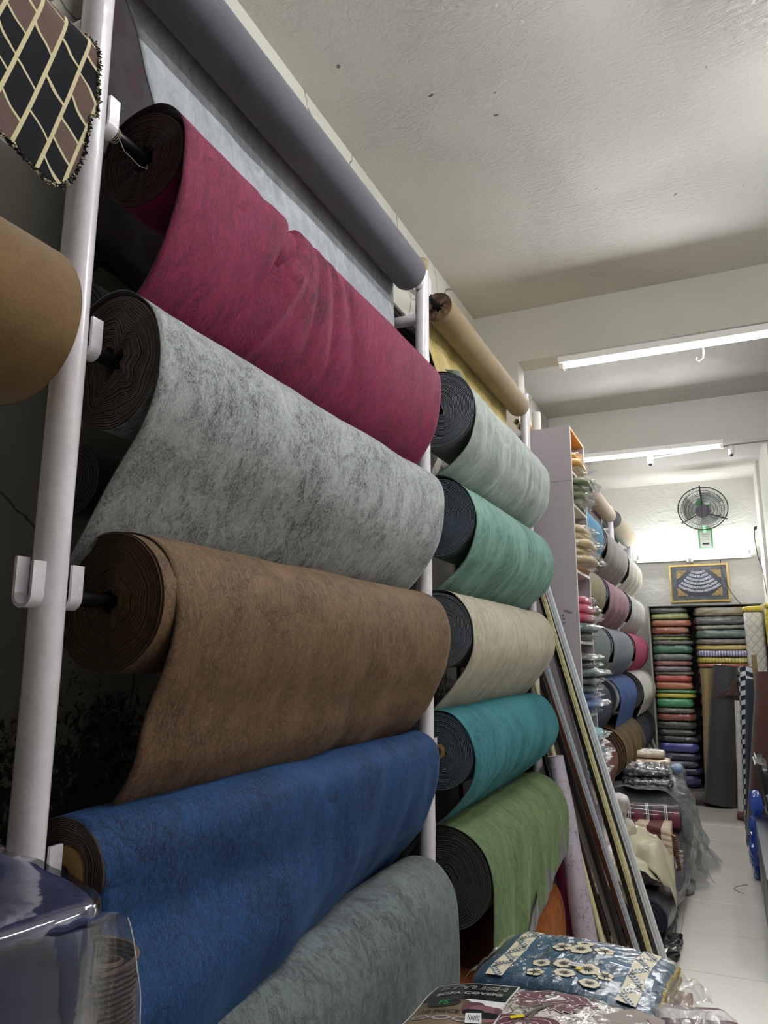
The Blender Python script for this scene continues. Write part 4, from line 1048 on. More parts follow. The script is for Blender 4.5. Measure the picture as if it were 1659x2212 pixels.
standing2('thick chocolate brown cloth roll leaning at the right edge of the photo', (.26, 7.28, .0), (.365, 7.42, 1.40), .21, .125, [bm, cloth_mat('chocolate_edge', '6e4331')], seed=14, fold=.02, n=20)
m = MB(); m.box((.225, 7.42, .9), (.265, 7.47, 1.56)); single('wooden_batten', 'flat wooden stick poking up behind the chocolate brown roll', 'stick', m, plain('raw_wood', '8d7653', .7), smooth=False, origin=Vector((.24, 7.45, .9)))
o = pack('folded dark red cloth on the floor behind the navy roll', .12, .2, .06, (.055, 8.36, 0.0), cloth_mat('dark_red_cloth', '5b2f33'), film=None, seed=4)

def quilt_mat(name, c1, c2, sc):
    t = NT(name); v = t.coord('Object', (1, 1, 1)); sep = t.n('ShaderNodeSeparateXYZ'); t.l(v, sep.inputs[0])
    x = t.n('ShaderNodeMath', {0: sep.outputs[0], 1: 1.25}, operation='MULTIPLY').outputs[0]
    outs = []
    for op in ('ADD', 'SUBTRACT'):
        q = t.n('ShaderNodeMath', {0: x, 1: sep.outputs[2]}, operation=op).outputs[0]
        q = t.n('ShaderNodeMath', {0: q, 1: sc}, operation='MULTIPLY').outputs[0]
        q = t.n('ShaderNodeMath', {0: q, 1: .5}, operation='PINGPONG').outputs[0]
        outs.append(t.ramp(q, [(0.0, 0.0), (.12, .7), (.5, 1.0)]))
    h = t.n('ShaderNodeMath', {0: outs[0], 1: outs[1]}, operation='MULTIPLY').outputs[0]
    t.l(t.mix(h, c2, c1), t.b.inputs['Base Color']); t.b.inputs['Roughness'].default_value = .55; t.bump(h, .45, .02); return t.mat
def mattress(label, x0, x1, y, z0, z1, mat, cap, seed):
    t = thing('quilted_mattress', label, 'mattress', ((x0+x1)/2, y, z0))
    m = cube_grid(10, 4, 14, slab_fn(x1-x0, .16, (z1-z0-.05), .006, seed, rnd=.03)); ob('quilted_cover', m, mat, t, local=True, sharp=False)
    m = cube_grid(8, 4, 3, slab_fn(x1-x0+.012, .17, .06, .006, seed+3)); 
    for v in m.v: v.z += z1-z0-.055
    ob('folded_edge', m, cap, t, local=True, sharp=False)
    return t
cream_y = cloth_mat('butter_yellow_cloth', 'd8c04a', .55, .1, 10)
mattress('white diamond quilted pack with yellow fold standing on end at the right', .236, .425, 9.18, .0, 2.085, quilt_mat('white_quilting', 'dddcd5', 'cfcdc5', 9.0), cream_y, 3)
mattress('yellow diamond quilted pack at the right edge of the photo', .435, .512, 8.90, .0, 2.10, quilt_mat('yellow_quilting', 'd6c63c', 'b09f24', 9.0), cream_y, 5)

# picture with woven calligraphy
def picture():
    x0, x1, z0, z1, y = -.532, .132, 2.186, 2.640, 9.70
    t = thing('framed_picture', 'gold framed dark woven picture with fan shaped white script on the back wall', 'picture', ((x0+x1)/2, y, z0))
    gold = plain('pale_gold_frame', 'b59a58', .35, .5, .2, .08)
    f = .022
    for a, b in (((x0, z0), (x1, z0+f)), ((x0, z1-f), (x1, z1)), ((x0, z0+f), (x0+f, z1-f)), ((x1-f, z0+f), (x1, z1-f))):
        m = MB(); m.box((a[0], y-.022, a[1]), (b[0], y+.018, b[1])); ob('frame_rail', m, gold, t, False)
    q = NT('woven_border'); v = q.coord('Object'); n = q.noise(v, 55, 4, .7, 2.0)
    vo = q.n('ShaderNodeTexVoronoi', {'Scale': 16.0}); q.l(v, vo.inputs['Vector']); rr = q.ramp(vo.outputs[0], [(.0, 'a89a80'), (.10, '8d8a88'), (.14, '2b2e38'), (.2, '6d7074'), (.5, '5a5e66')])
    q.l(q.mix(q.ramp(n, [(.45, 0.0), (.55, .8)]), rr, '2b2f3a'), q.b.inputs['Base Color']); q.b.inputs['Roughness'].default_value = .25; q.b.inputs['Coat Weight'].default_value = .6
    nv = plain('woven_navy_ground', '1b2030', .3, 0, .6, .1, 60)
    og = NT('gold_scrollwork'); n = og.noise(og.coord('Object'), 70, 3, .7, 3.0)
    og.l(og.ramp(n, [(.44, '2b2418'), (.5, 'a8884c'), (.6, 'c8a868')]), og.b.inputs['Base Color']); og.b.inputs['Roughness'].default_value = .4
    sc = NT('white_script_band'); c = sc.coord('UV'); n = sc.noise(sc.coord('UV', (1, 1, 1)), 1.0, 5, .75, 1.5)
    sc.l(sc.ramp(n, [(.47, '1b2030'), (.5, 'd5d8e2'), (.58, 'aeb4c4'), (.62, '1b2030')]), sc.b.inputs['Base Color']); sc.b.inputs['Roughness'].default_value = .35
    m = MB(); m.box((x0+f*.6, y-.002, z0+f*.6), (x1-f*.6, y+.01, z1-f*.6)); ob('woven_border_field', m, q.mat, t, False)
    bx0, bx1, bz0, bz1 = x0+.085, x1-.085, z0+.075, z1-.07
    m = MB(); m.box((bx0, y-.004, bz0), (bx1, y-.002, bz1)); ob('dark_ground', m, nv, t, False)
    for sx, sz in ((0, 0), (1, 0), (0, 1), (1, 1)):
        cx_, cz_ = (bx1 if sx else bx0), (bz1 if sz else bz0); dx, dz = (-1 if sx else 1), (-1 if sz else 1)
        pts = [(0, 0), (.12, 0), (.105, .022), (.085, .03), (.07, .05), (.05, .06), (.04, .082), (.018, .09), (0, .10)]
        m = MB(); P = [(cx_ + dx*a, y-.0052, cz_ + dz*b) for a, b in pts]; m.fan((cx_+dx*.03, y-.0052, cz_+dz*.03), P if dx*dz > 0 else P[::-1]); ob('corner_ornament', m, og.mat, t, False)
    cxm = (x0+x1)/2
    for k in range(6):      # arcs of script, fanning out downwards
        R_ = .12 + .045*k; a = .62 + .015*k; zc = bz1 + .085
        m = MB()
        def fn(u, v, R_=R_, a=a, zc=zc): 
            th = -math.pi/2 + (u-.5)*2*a; r = R_ - .015 + .030*v
            return (cxm + r*math.cos(th)*1.05, y-.0055, zc + r*math.sin(th)*.98)
        m.grid(fn, 24, 1, uvfn=lambda u, v, R_=R_, k=k: (u*R_*70, v*2.2 + k*5)); ob('script_band', m, sc.mat, t, False)
picture()

# wall fan
def fan():
    c = Vector((-.088, 9.30, 3.245)); t = thing('wall_fan', 'black caged wall fan with green motor above the back tube light', 'fan', (-.088, 9.69, 2.83))
    tilt = Matrix.Rotation(math.radians(38), 4, 'X').to_3x3() @ Matrix.Rotation(math.radians(90), 4, 'X').to_3x3()   # disc normal faces the room and downward
    # local frame: disc in its own XY plane, +Z towards the viewer
    ax = (Vector((0, -1, 0)) * math.cos(math.radians(33)) + Vector((0, 0, -1)) * math.sin(math.radians(33))).normalized()
    xx = Vector((1, 0, 0)); yy = ax.cross(xx).normalized()
    Mx = Matrix((xx, yy, ax)).transposed()
    P = lambda r, a, h: c + Mx @ Vector((r*math.cos(a), r*math.sin(a), h))
    bk = M['wire']; m = MB()
    dome = lambda r: .075*(1 - (r/.27)**2)
    m.ring(c, .27, .006, 64, 6, M=Mx)
    for r in (.235, .20, .185, .155, .12, .08):
        m.ring(P(0, 0, dome(r)), r, .0028, 48, 4, M=Mx)
    for r in (.22, .14): m.ring(P(0, 0, -dome(r)), r, .0022, 48, 4, M=Mx)
    for k in range(72):
        a = 2*math.pi*k/72
        m.tube([P(.078, a, dome(.078)), P(.17, a, dome(.17)), P(.268, a, .003)], .0014, 3, cap=False)
        m.tube([P(.06, a+.04, -dome(.06)), P(.17, a+.04, -dome(.17)), P(.268, a+.04, -.003)], .0014, 3, cap=False)
    o = ob('cage', m, bk, t, False); o['kind'] = 'stuff'
    for k, a in enumerate((1.62, 3.75, 5.75)):
        m = MB(); m.tube([P(.085, a, .074), P(.18, a, dome(.18)+.008), P(.295, a, .004)], [.007, .009, .008], 6); ob('cage_clip', m, bk, t)
    m = MB(); m.tube([P(0, 0, .07), P(0, 0, .085)], [.082, .078], 28); ob('hub_cap', m, plain('grey_slatted_badge', '5c5862', .4, 0, 0, .5, 3, stretch=(30, .2, .2)), t)
    gb = plain('pale_fan_blade', 'aeb6ae', .35)
    for k in range(3):
        a0 = 1.0 + k*2.094; m = MB()
        m.grid(lambda u, v: P(.05 + .17*u, a0 + (v-.5)*(.9+.5*u), (v-.5)*.05), 6, 6); b = ob('blade', m, gb, t, sharp=False)
    m = MB(); m.tube([P(0, 0, -.01), P(0, 0, -.06), P(0, 0, -.15), P(0, 0, -.17)], [.055, .085, .08, .05], 24); ob('motor_housing', m, M['green'], t)
    m = MB(); m.tube([P(0, 0, -.12), (-.088, 9.60, 3.09), (-.088, 9.655, 3.02)], .018, 10); ob('stem', m, M['green'], t)
    m = MB(); m.box((-.166, 9.65, 2.825), (-.008, 9.72, 3.06)); ob('wall_box', m, M['green'], t, False)
    m = MB(); m.box((-.148, 9.646, 2.838), (-.028, 9.652, 3.035)); lb = ob('label_sheet', m, M['paper'], t, False)
    m = MB(); m.box((-.125, 9.643, 2.868), (-.052, 9.646, 2.885)); 
    ob('printed_line', m, M['black'], lb, False)
    for k in range(3):
        m = MB(); m.box((-.13, 9.6445, 2.93+.03*k), (-.045, 9.646, 2.933+.03*k)); ob('printed_line', m, M['black'], lb, False)
fan()
m = MB(); m.tube([(.0, 9.69, 2.87), (.03, 9.69, 2.86), (.052, 9.70, 2.83), (.056, 9.69, 2.6), (.07, 9.66, 2.5), (.12, 9.655, 2.33), (.19, 9.65, 2.2), (.245, 9.60, 2.128)], .004, 6)
single('power_cable', 'black cable running from the fan down past the picture', 'cable', m, M['wire'], origin=Vector((0, 9.69, 2.87)))
t = thing('wall_socket', 'white wall socket with black plug near the right corner', 'socket', (.487, 9.60, 3.04))
m = MB(); m.box((.4765, 9.56, 2.99), (.4885, 9.66, 3.08)); ob('socket_plate', m, M['paper'], t, False)
m = MB(); m.tube([(.478, 9.61, 3.03), (.455, 9.61, 3.025), (.445, 9.61, 3.0)], [.02, .018, .008], 10); ob('plug', m, M['wire'], t)
m = MB(); m.tube([(.447, 9.61, 3.005), (.44, 9.6, 2.9), (.45, 9.55, 2.7), (.478, 9.48, 2.55), (.482, 9.3, 2.4), (.484, 9.1, 2.2)], .005, 6)
single('power_cable', 'black cable hanging from the plug in the right corner', 'cable', m, M['wire'], origin=Vector((.447, 9.61, 3.005)))
t = thing('spotlight_lamp', 'small round white lamp cap under the back tube light', 'lamp', (-.282, 9.70, 2.70))
m = MB(); m.tube([(-.282, 9.72, 2.70), (-.282, 9.69, 2.70), (-.282, 9.64, 2.695), (-.282, 9.615, 2.69)], [.03, .032, .04, .022], 20); ob('lamp_cap', m, M['edge'], t)
# conduit and small fittings on the far beam
m = MB(); m.tube([(-.50, 7.27, 3.392), (.21, 7.262, 3.445), (1.2, 7.262, 3.46)], .008, 8); single('conduit', 'thin grey conduit along the far beam', 'conduit', m, plain('grey_conduit', '8f8f8c', .5), origin=Vector((-.5, 7.27, 3.39)))
for x, z, l in ((-.49, 3.37, 'small white bulb holder in the middle of the far beam fixture'), (.21, 3.385, 'small white bulb holder at the right end of the far beam fixture')):
    t = thing('bulb_holder', l, 'lamp', (x, 7.25, z))
    m = MB(); m.tube([(x, 7.30, z+.055), (x, 7.25, z+.03), (x, 7.245, z-.035)], [.022, .028, .024], 16); ob('holder', m, M['edge'], t)
    m = MB(); m.tube([(x, 7.245, z-.035), (x, 7.244, z-.05)], [.018, .012], 12); ob('socket_ring', m, M['black'], t)
# hook with a scrap of wire under the near tube light
m = MB(); m.tube([(.0 + .03, 4.79, 3.56), (.035, 4.75, 3.40), (.03, 4.75, 3.36), (.005, 4.75, 3.34), (-.012, 4.75, 3.355), (-.005, 4.75, 3.37)], .004, 8)
single('ceiling_hook', 'cream plastic hook dangling under the near tube light', 'hook', m, pv, origin=Vector((.03, 4.79, 3.56)))

# ------------------------------------------------------------------ heaps on the floor along the far rack
def floor_roll(label, p0, p1, r, mats, seed=0, wrap=None, N=10):
    p0 = Vector(p0); p1 = Vector(p1); d = (p1-p0).normalized(); a = Vector((d.y, -d.x, 0)).normalized(); b = Vector((0, 0, 1)); S = 40
    t = thing('cloth_bolt', label, 'fabric roll', (p0.x, p0.y, p0.z - r))
    L = (p1-p0).length
    m = MB()
    def fn(u, v, q=1.0, am=.004):
        th = 2*math.pi*v; rr = r*q*(1 + .02*math.sin(2*th+seed)) + am*fbm(math.cos(th)*2+seed, math.sin(th)*2, u*L*4, 2)
        return p0 + d*L*u + a*rr*math.cos(th) + b*rr*math.sin(th)
    m.grid(fn, 16, S, uvfn=lambda u, v: (L*u, 2*math.pi*r*v)); ob('wound_cloth', m, mats[0], t, sharp=False)
    for e, sg in ((0, -1), (1, 1)):
        m = MB(); c = p0 if e == 0 else p1
        for k in range(N):
            f0 = 1 - k/N; f1 = 1 - (k+1)/N
            for ff, off in ((f0, 0), (f0 - .5/N, .004)):
                pass
            i = len(m.v)
            m.v += [c + (fn(e, j/S) - c)*f0 + d*sg*(.005 if k % 2 else -.003) for j in range(S)] + [c + (fn(e, j/S) - c)*f1 + d*sg*(-.003 if k % 2 else .005) for j in range(S)]
            for j in range(S): m.face((i+j, i+(j+1) % S, i+S+(j+1) % S, i+S+j), k % 2)
        ob('rolled_end', m, [mats[1], mats[-1]], t, smooth=False)
    if wrap:
        m = MB(); m.grid(lambda u, v: fn(-.02 + 1.04*u, v, 1.06, .016), 24, 30); ob('plastic_wrap', m, M[wrap], t, smooth=False)
    return t
def rings_mat(name, base, base2, bands, axis_uv=0):
    """plaid: bands across the roll (u) and along it (v)"""
    t = NT(name); sep = t.n('ShaderNodeSeparateXYZ'); t.l(t.coord('UV'), sep.inputs[0])
    def fr(o, f): 
        q = t.n('ShaderNodeMath', {0: o, 1: f}, operation='MULTIPLY').outputs[0]
        return t.n('ShaderNodeMath', {0: q}, operation='FRACT').outputs[0]
    u = fr(sep.outputs[0], 1/.12); v = fr(sep.outputs[1], 1/.12)
    g1 = t.ramp(u, [(0, 1.0), (.45, 0.0)], 'CONSTANT'); g2 = t.ramp(v, [(0, 1.0), (.5, 0.0)], 'CONSTANT')
    g = t.n('ShaderNodeMath', {0: g1, 1: g2}, operation='ADD').outputs[0]; g = t.n('ShaderNodeMath', {0: g, 1: .5}, operation='MULTIPLY').outputs[0]
    col = t.ramp(g, [(0.0, '14090e'), (.5, '33101c'), (1.0, '6a1732')])
    l1 = t.ramp(u, [(0, 0.0), (.66, 1.0), (.71, 0.0), (.76, 1.0), (.81, 0.0)], 'CONSTANT'); l2 = t.ramp(v, [(0, 0.0), (.74, .8), (.77, 0.0)], 'CONSTANT')
    col = t.mix(l2, col, 'a79aa0'); col = t.mix(l1, col, 'd9d2d4')
    t.l(col, t.b.inputs['Base Color']); t.b.inputs['Roughness'].default_value = .6; t.b.inputs['Coat Weight'].default_value = .35; return t.mat

navyq = cloth_mat('navy_gold_flecked_cloth', '1a2138', .7, .35, 22, (1, 6, 1), .1)
floor_roll('navy cloth bolt with pale flecks lying on the floor, its spiral end facing the camera', (-.495, 4.64, .135), (-.42, 5.62, .145), .105, [navyq, cloth_mat('navy_spiral', '141a2c'), cloth_mat('navy_spiral_edge', '2c3550')], 3, 'film')
m = cube_grid(14, 10, 5, slab_fn(.34, .36, .05, .02, 9, fr=14)); o = single('plastic_bag', 'crumpled black plastic bag on the floor in front of the navy bolt', 'bag', m, plain('black_polythene', '202124', .22, 0, .6, .1, 20), smooth=False); o.location = (-.50, 4.60, 0)
m = cube_grid(16, 24, 4, slab_fn(.30, 1.1, .04, .014, 12, fr=12)); o = single('plastic_bag', 'long grey polythene sheet spread under the navy bolt', 'bag', m, plain('grey_polythene', '56565a', .25, 0, .5, .2, 14), smooth=False); o.location = (-.52, 5.28, 0)
floor_roll('second navy cloth bolt lying against the rack side of the first', (-.70, 4.66, .125), (-.64, 5.6, .125), .095, [navyq, cloth_mat('navy_spiral', '141a2c'), cloth_mat('navy_spiral_edge', '2c3550')], 5)
maroon = cloth_mat('maroon_satin', '3f1724', .35, .25, 6, (1, 1, 1), .3)
pack('shiny maroon folded quilt lying on the navy bolts', .34, .42, .13, (-.60, 4.98, .25), maroon, rot=.15, film='film', seed=3, n=(12, 12, 6), amp=.014, wamp=.012)
pack('dark maroon folded quilt beneath the cream cloth', .36, .46, .12, (-.64, 5.25, .26), maroon, rot=-.1, film=None, seed=6, n=(10, 10, 5), amp=.012)
# cream cloth thrown over the pile
def heap_cloth(label, c, rx, ry, h, mat, seed, name='crumpled_cloth', drop=.12, n=44, amp=.035):
    m = MB(); cx, cy, cz = c
    def fn(u, v):
        r = v; th = 2*math.pi*u
        k = 1 + .18*math.sin(3*th+seed) + .10*math.sin(5*th+seed*2)
        x = cx + rx*r*k*math.cos(th); y = cy + ry*r*k*math.sin(th)
        f = fbm(x*7+seed, y*7, seed, 4)
        ridge = abs(noise.noise(Vector((x*9+seed, y*9, 5))))
        z = cz + h*(1 - r**1.7) + amp*f*(.4+r*.8) - amp*1.3*ridge + (-drop*max(0, r-.6)/.4)*(.6+.5*math.sin(4*th+seed))
        return (x, y, z)
    m.grid(fn, n, 18)
    o = single(name, label, 'cloth', m, mat, origin=Vector(c)); so = o.modifiers.new('thick', 'SOLIDIFY'); so.thickness = .003; return o
ivory = cloth_mat('ivory_satin', 'cdc6a8', .45, .05, 8, (1, 1, 1), .15)
heap_cloth('crumpled ivory cloth thrown over the maroon quilt', (-.56, 4.95, .41), .20, .26, .13, ivory, 3, drop=.20, amp=.055)
heap_cloth('small ivory cloth end lying lower on the maroon quilt', (-.60, 4.76, .385), .15, .12, .03, ivory, 8, drop=.08)
heap_cloth('whitish lace cloth in plastic at the rack side of the pile', (-.70, 5.08, .46), .16, .16, .12, cloth_mat('lace_white', 'cfcdc2', .3, .1, 30, (1, 1, 1), .5), 12, amp=.03)
# striped folded mat with plaited binding
def striped_mat():
    t = thing('striped_floor_mat', 'maroon and cream striped ribbed mat folded on the pile with a plaited edge', 'mat', (-.55, 5.42, .22))
    q = NT('maroon_cream_ribbed'); sep = q.n('ShaderNodeSeparateXYZ'); q.l(q.coord('Object'), sep.inputs[0])
    f = q.n('ShaderNodeMath', {0: sep.outputs[0], 1: 6.2}, operation='MULTIPLY').outputs[0]; f = q.n('ShaderNodeMath', {0: f}, operation='FRACT').outputs[0]
    q.l(q.mix(q.ramp(f, [(0.0, 0.0), (.55, 1.0)], 'CONSTANT'), '5b2c2b', 'd3bfa6'), q.b.inputs['Base Color']); q.b.inputs['Roughness'].default_value = .8
    m = MB()
    def fn(u, v):      # slanting ribbed face
        x = -.40 + .02*u + (-.39)*(1-v) ; z = .49 - .30*u; y = 5.30 + .10*(1-u) + .10*(1-v)
        rib = .006*abs(math.sin(u*math.pi*9)); return (x, y - rib, z - .05*v*(1) + 0.0)
    m.grid(fn, 54, 12); o = ob('ribbed_face', m, q.mat, t, sharp=False); so = o.modifiers.new('thick', 'SOLIDIFY'); so.thickness = .012
    m = cube_grid(10, 8, 6, lambda x, y, z: (-.60 + .19*x, 5.58 + .16*y, .33 + .11*z + .01*math.sin(z*9))); ob('folded_body', m, q.mat, t, sharp=False)
    m = MB(); rn = random.Random(3)
    for k in range(34):
        z = .44 - k*.0075; x = -.378 + .0006*k; m.tube([(x - .012, 5.30 + .003*k, z), (x + .012, 5.30 + .003*k, z - .009)], .0065, 5, k % 2)
    o = ob('plaited_binding', m, [plain('plait_tan', 'b4875c', .8), plain('plait_dark', '3b2a22', .8)], t); o['kind'] = 'stuff'
striped_mat()
pl = rings_mat('wine_plaid', '', '', None)
floor_roll('wine red plaid cloth bolt with white double stripes wrapped in clear plastic', (-.90, 5.72, .455), (-.365, 5.80, .445), .085, [pl, cloth_mat('plaid_end', '200d14'), cloth_mat('plaid_edge', '3c1a26')], 4, None)
pack('dark wine plaid folded cloth under the plaid bolt', .5, .3, .10, (-.62, 5.80, .27), cloth_mat('dark_wine_cloth', '2a1018', .6, .3, 10, stripes=(0, 8.0, .1, '8a7a80')), film='film', seed=5, n=(12, 6, 4))
pack('dark maroon cloth end sticking out below the plaid bolt', .12, .26, .14, (-.43, 5.70, .22), cloth_mat('deep_maroon', '3a141c'), film=None, seed=15)
# ribbed cushion in a clear bag standing by the pile
def cushion():
    t = thing('bolster_pack', 'pale pink ribbed cushions in a clear bag standing on the floor by the striped mat', 'cushion', (-.44, 5.68, .02))
    cm = cloth_mat('pale_pink_white_cloth', 'cbb7b0', .5, .06, 10)
    for k in range(9):
        z = .045 + k*.027
        m = MB(); m.tube([(-.56, 5.66, z), (-.50, 5.655, z), (-.38, 5.655, z), (-.352, 5.66, z)], [.011, .0155, .0155, .010], 12); ob('cushion_rib', m, cm, t)
    m = cube_grid(8, 6, 10, lambda x, y, z: (-.455 + .125*x*(1-.1*abs(z)**3) + .01*noise.noise(Vector((x*3, y*3, z*4))), 5.66 + .035*y + .01*noise.noise(Vector((x*5, y*3, z*6))), .16 + .15*z)); ob('plastic_wrap', m, M['film'], t, smooth=False)
cushion()
pack('flat dark green pack in plastic at the foot of the ribbed cushions', .34, .34, .035, (-.47, 5.78, .0), cloth_mat('dark_green_black', '1c211c'), film='film', seed=19, wamp=.01)
# big cloudy plastic sheet bulging over the heap
def poly_heap():
    t = thing('plastic_wrapped_bundle', 'large grey bundle in cloudy plastic behind the plaid bolt, its wrap spilling onto the floor', 'bundle', (-.6, 6.3, 0))
    gm = cloth_mat('grey_green_bedding', '5b615e', .6, .2, 5)
    m = cube_grid(20, 20, 12, slab_fn(.66, .86, .56, .02, 7, rnd=.35, fr=5)); 
    for v in m.v: v += Vector((-.66, 6.42, 0))
    ob('bedding', m, gm, t, sharp=False)
    m = MB()
    def fn(u, v):
        y = 5.90 + 1.0*u; s_ = v
        pr = [(-.95, .58), (-.70, .615), (-.48, .60), (-.37, .53), (-.315, .40), (-.29, .26), (-.265, .12), (-.20, .02)]
        i = s_*(len(pr)-1); k = min(int(i), len(pr)-2); f = i-k
        x = pr[k][0]*(1-f) + pr[k+1][0]*f; z = pr[k][1]*(1-f) + pr[k+1][1]*f
        w_ = .035*fbm(x*8, y*7, z*8+3, 4); r_ = .03*abs(noise.noise(Vector((y*11, z*9, 2))))
        x2 = x + w_ + r_*2*s_ + .05*math.sin(y*9)*s_*s_; return (x2, y, max(.004, z + w_*.6*(1-s_*.3)))
    m.grid(fn, 44, 44); ob('plastic_wrap', m, M['film_grey'], t, smooth=False)
    m = MB()
    def fn2(u, v):
        x = -.47 + .20*u; z = .58 - .56*v; y = 5.84 - .05*math.sin(u*3) - .05*v
        w_ = .03*fbm(x*14, z*9, 4, 4); return (x + .06*v*u + w_, y + w_*1.5, max(.004, z))
    m.grid(fn2, 18, 34); ob('plastic_skirt', m, M['film_grey'], t, smooth=False)
poly_heap()
foil = plain('crinkled_dark_foil', '2a2d38', .18, 0, .8, .6, 7)
for k, (x, y, z, w_, h, l) in enumerate([(-.60, 6.25, .585, .36, .07, 'navy black cloth pack in shiny crinkled plastic, lower of the two on the grey bundle'), (-.61, 6.32, .66, .34, .06, 'silvery black pack in shiny crinkled plastic, upper of the two on the grey bundle')]):
    pack(l, w_, .42, h, (x, y, z), cloth_mat('foil%d' % k, ['1c2236', '33353c'][k], .2, .6, 7, (2, 6, 2), .8), rot=.12, film='film', seed=30+k, n=(16, 10, 4), amp=.014, wamp=.024, wrap_n=(22, 14, 4))
pack('white paper wrapped pack beyond the shiny black packs', .34, .3, .06, (-.64, 6.95, .58), cloth_mat('white_paper_pack', 'c9c4ba', .6), film='film', seed=41, rot=-.05)
pack('peach coloured cloth pack stacked at the foot of the far rack', .36, .34, .04, (-.66, 7.0, .645), cloth_mat('peach_cloth', 'd8b48c', .55), film='film', seed=42, rot=.1)
pack('cream cloth pack at the top of the stack by the far rack', .34, .3, .05, (-.70, 7.1, .69), cloth_mat('cream_pack', 'd6cbb4', .55), film='film', seed=43, rot=.05)
pack('small light blue cloth pack at the aisle end of the white pack', .09, .16, .07, (-.43, 6.95, .585), cloth_mat('light_blue_pack', '6d9ac0', .5), film='film', seed=44)
pack('grey bedding bundle supporting the white and peach packs', .6, .9, .575, (-.70, 7.25, 0), cloth_mat('grey_green_bedding', '5b615e', .6, .2, 5), film='film_grey', seed=45, n=(10, 12, 8), amp=.02)
pack('white lumpy cloth pack poking out beside the tower at floor level', .22, .18, .09, (-.72, 5.05, .60), cloth_mat('white_lump', 'd6cfc9', .5), film='film', seed=46, amp=.02, n=(10, 8, 6))
pack('pinkish white cloth pack under the white lumpy one', .24, .2, .1, (-.76, 5.12, .50), cloth_mat('pinkish_lump', 'cbb5b0', .5), film='film', seed=47, amp=.02, n=(10, 8, 6))
pack('grey folded blankets at the wall side of the floor pile', .34, .8, .50, (-.90, 5.35, 0), cloth_mat('grey_blanket', '55565a', .8), film=None, seed=48, n=(8, 12, 10), amp=.012, layers=6)
# carpet strip on the floor before the back shelf
m = cube_grid(20, 6, 2, slab_fn(.78, .24, .03, .008, 3)); o = single('rolled_carpet_strip', 'dark brown carpet strip lying on the floor before the back shelf', 'carpet', m, plain('dark_brown_carpet', '3a2f2b', .9, 0, 0, .3, 60)); o.location = (-.16, 9.02, .0)
m = cube_grid(12, 6, 3, slab_fn(.40, .2, .10, .012, 3)); o = single('dust_sheet', 'dusty beige cloth bundle at the foot of the left back stack', 'cloth', m, plain('dusty_beige', '7d766a', .9)); o.location = (-.46, 9.16, .0)

# ------------------------------------------------------------------ right edge: chairs and blue bags
blk = plain('black_vinyl', '15161a', .38, 0, .2, .1, 30); grm = plain('grey_arm_plastic', '8f9194', .35)
def chair(label, x, y, top, rot):
    t = thing('office_chair', label, 'chair', (x, y, 0), rot=rot)
    m = cube_grid(8, 12, 3, lambda a, b, c: (.24*a*(1-.06*abs(b)**3), .25*b*(1-.06*abs(a)**3), .45 + .04*c*(1 - .4*max(abs(a), abs(b))**4))); ob('seat', m, blk, t, local=True)
    m = cube_grid(3, 12, 14, lambda a, b, c: (-.235 - .025*c + .028*a*(1-.5*abs(b)**4) + .03*abs(b)**2, .23*b*(1-.12*max(0, c)**3), (top+.50)/2 + (top-.50)/2*c)); ob('backrest', m, blk, t, local=True)
    m = MB(); m.tube([(-.262 - .02, b_*.225/10, top + .003) for b_ in range(-9, 10)], .005, 6); ob('piping', m, M['edge'], t, local=True)
    for s_ in (-1, 1):
        m = MB(); m.tube([(-.2, s_*.26, .47), (-.22, s_*.275, .60), (-.14, s_*.285, .66), (.05, s_*.285, .67), (.14, s_*.28, .64), (.12, s_*.26, .46)], [.016, .018, .02, .022, .018, .014], 10); ob('armrest', m, grm, t, local=True)
    m = MB(); m.tube([(0, 0, .41), (0, 0, .12)], .025, 14); ob('gas_lift', m, M['chrome'], t, local=True)
    for k in range(5):
        a = 2*math.pi*k/5; m = MB(); m.tube([(0, 0, .12), (.25*math.cos(a), .25*math.sin(a), .07)], [.025, .014], 8); lg = ob('leg', m, blk, t, local=True)
        m = MB(); m.tube([(.25*math.cos(a), .25*math.sin(a)-.012, .027), (.25*math.cos(a), .25*math.sin(a)+.012, .027)], .027, 14); m2 = ob('caster', m, blk, lg, local=True)
    return t
chair('black office chair with pale piping at the right edge of the photo', .425, 6.25, .80, 0)
chair('second black office chair behind the first, its back a little lower', .45, 6.88, .76, 0)
# black counter front
t = thing('low_cabinet', 'low black cabinet front at the lower right edge of the photo', 'cabinet', (.33, 5.08, 0))
m = MB(); m.box((.112, 4.3, .0), (.55, 5.86, .46)); ob('counter_body', m, blk, t, False)
m = MB(); m.box((.108, 4.29, .46), (.56, 5.87, .485)); ob('counter_top', m, plain('dark_counter_top', '202024', .3), t, False)
for k in range(2):
    m = MB(); m.box((.108, 4.34 + .77*k, .05), (.113, 5.06 + .77*k, .44)); ob('front_panel', m, blk, t, False)
bb = plain('blue_polythene', '1f49a8', .2, 0, .7, .25, 9)
m = cube_grid(12, 12, 16, lambda x, y, z: (.135 + .075*x*(1-.35*abs(z)**3)*(1-.2*abs(y)**3) + .012*fbm(x*2, y*2, z*5, 3), 6.30 + .14*y*(1-.3*abs(z)**3) + .012*fbm(x*2+4, y*2, z*5, 3), .20 + .20*z))
single('plastic_bag', 'full blue plastic bag standing on the floor at the right', 'bag', m, bb, origin=Vector((.135, 6.3, 0)), smooth=False)
m = cube_grid(8, 8, 10, lambda x, y, z: (.125 + .04*x*(1-.5*abs(z)**2) + .012*fbm(x*3, y*3, z*5, 3), 5.98 + .05*y*(1-.5*abs(z)**2), .55 + .085*z + .01*fbm(x*4, y*3, z*3, 3)))
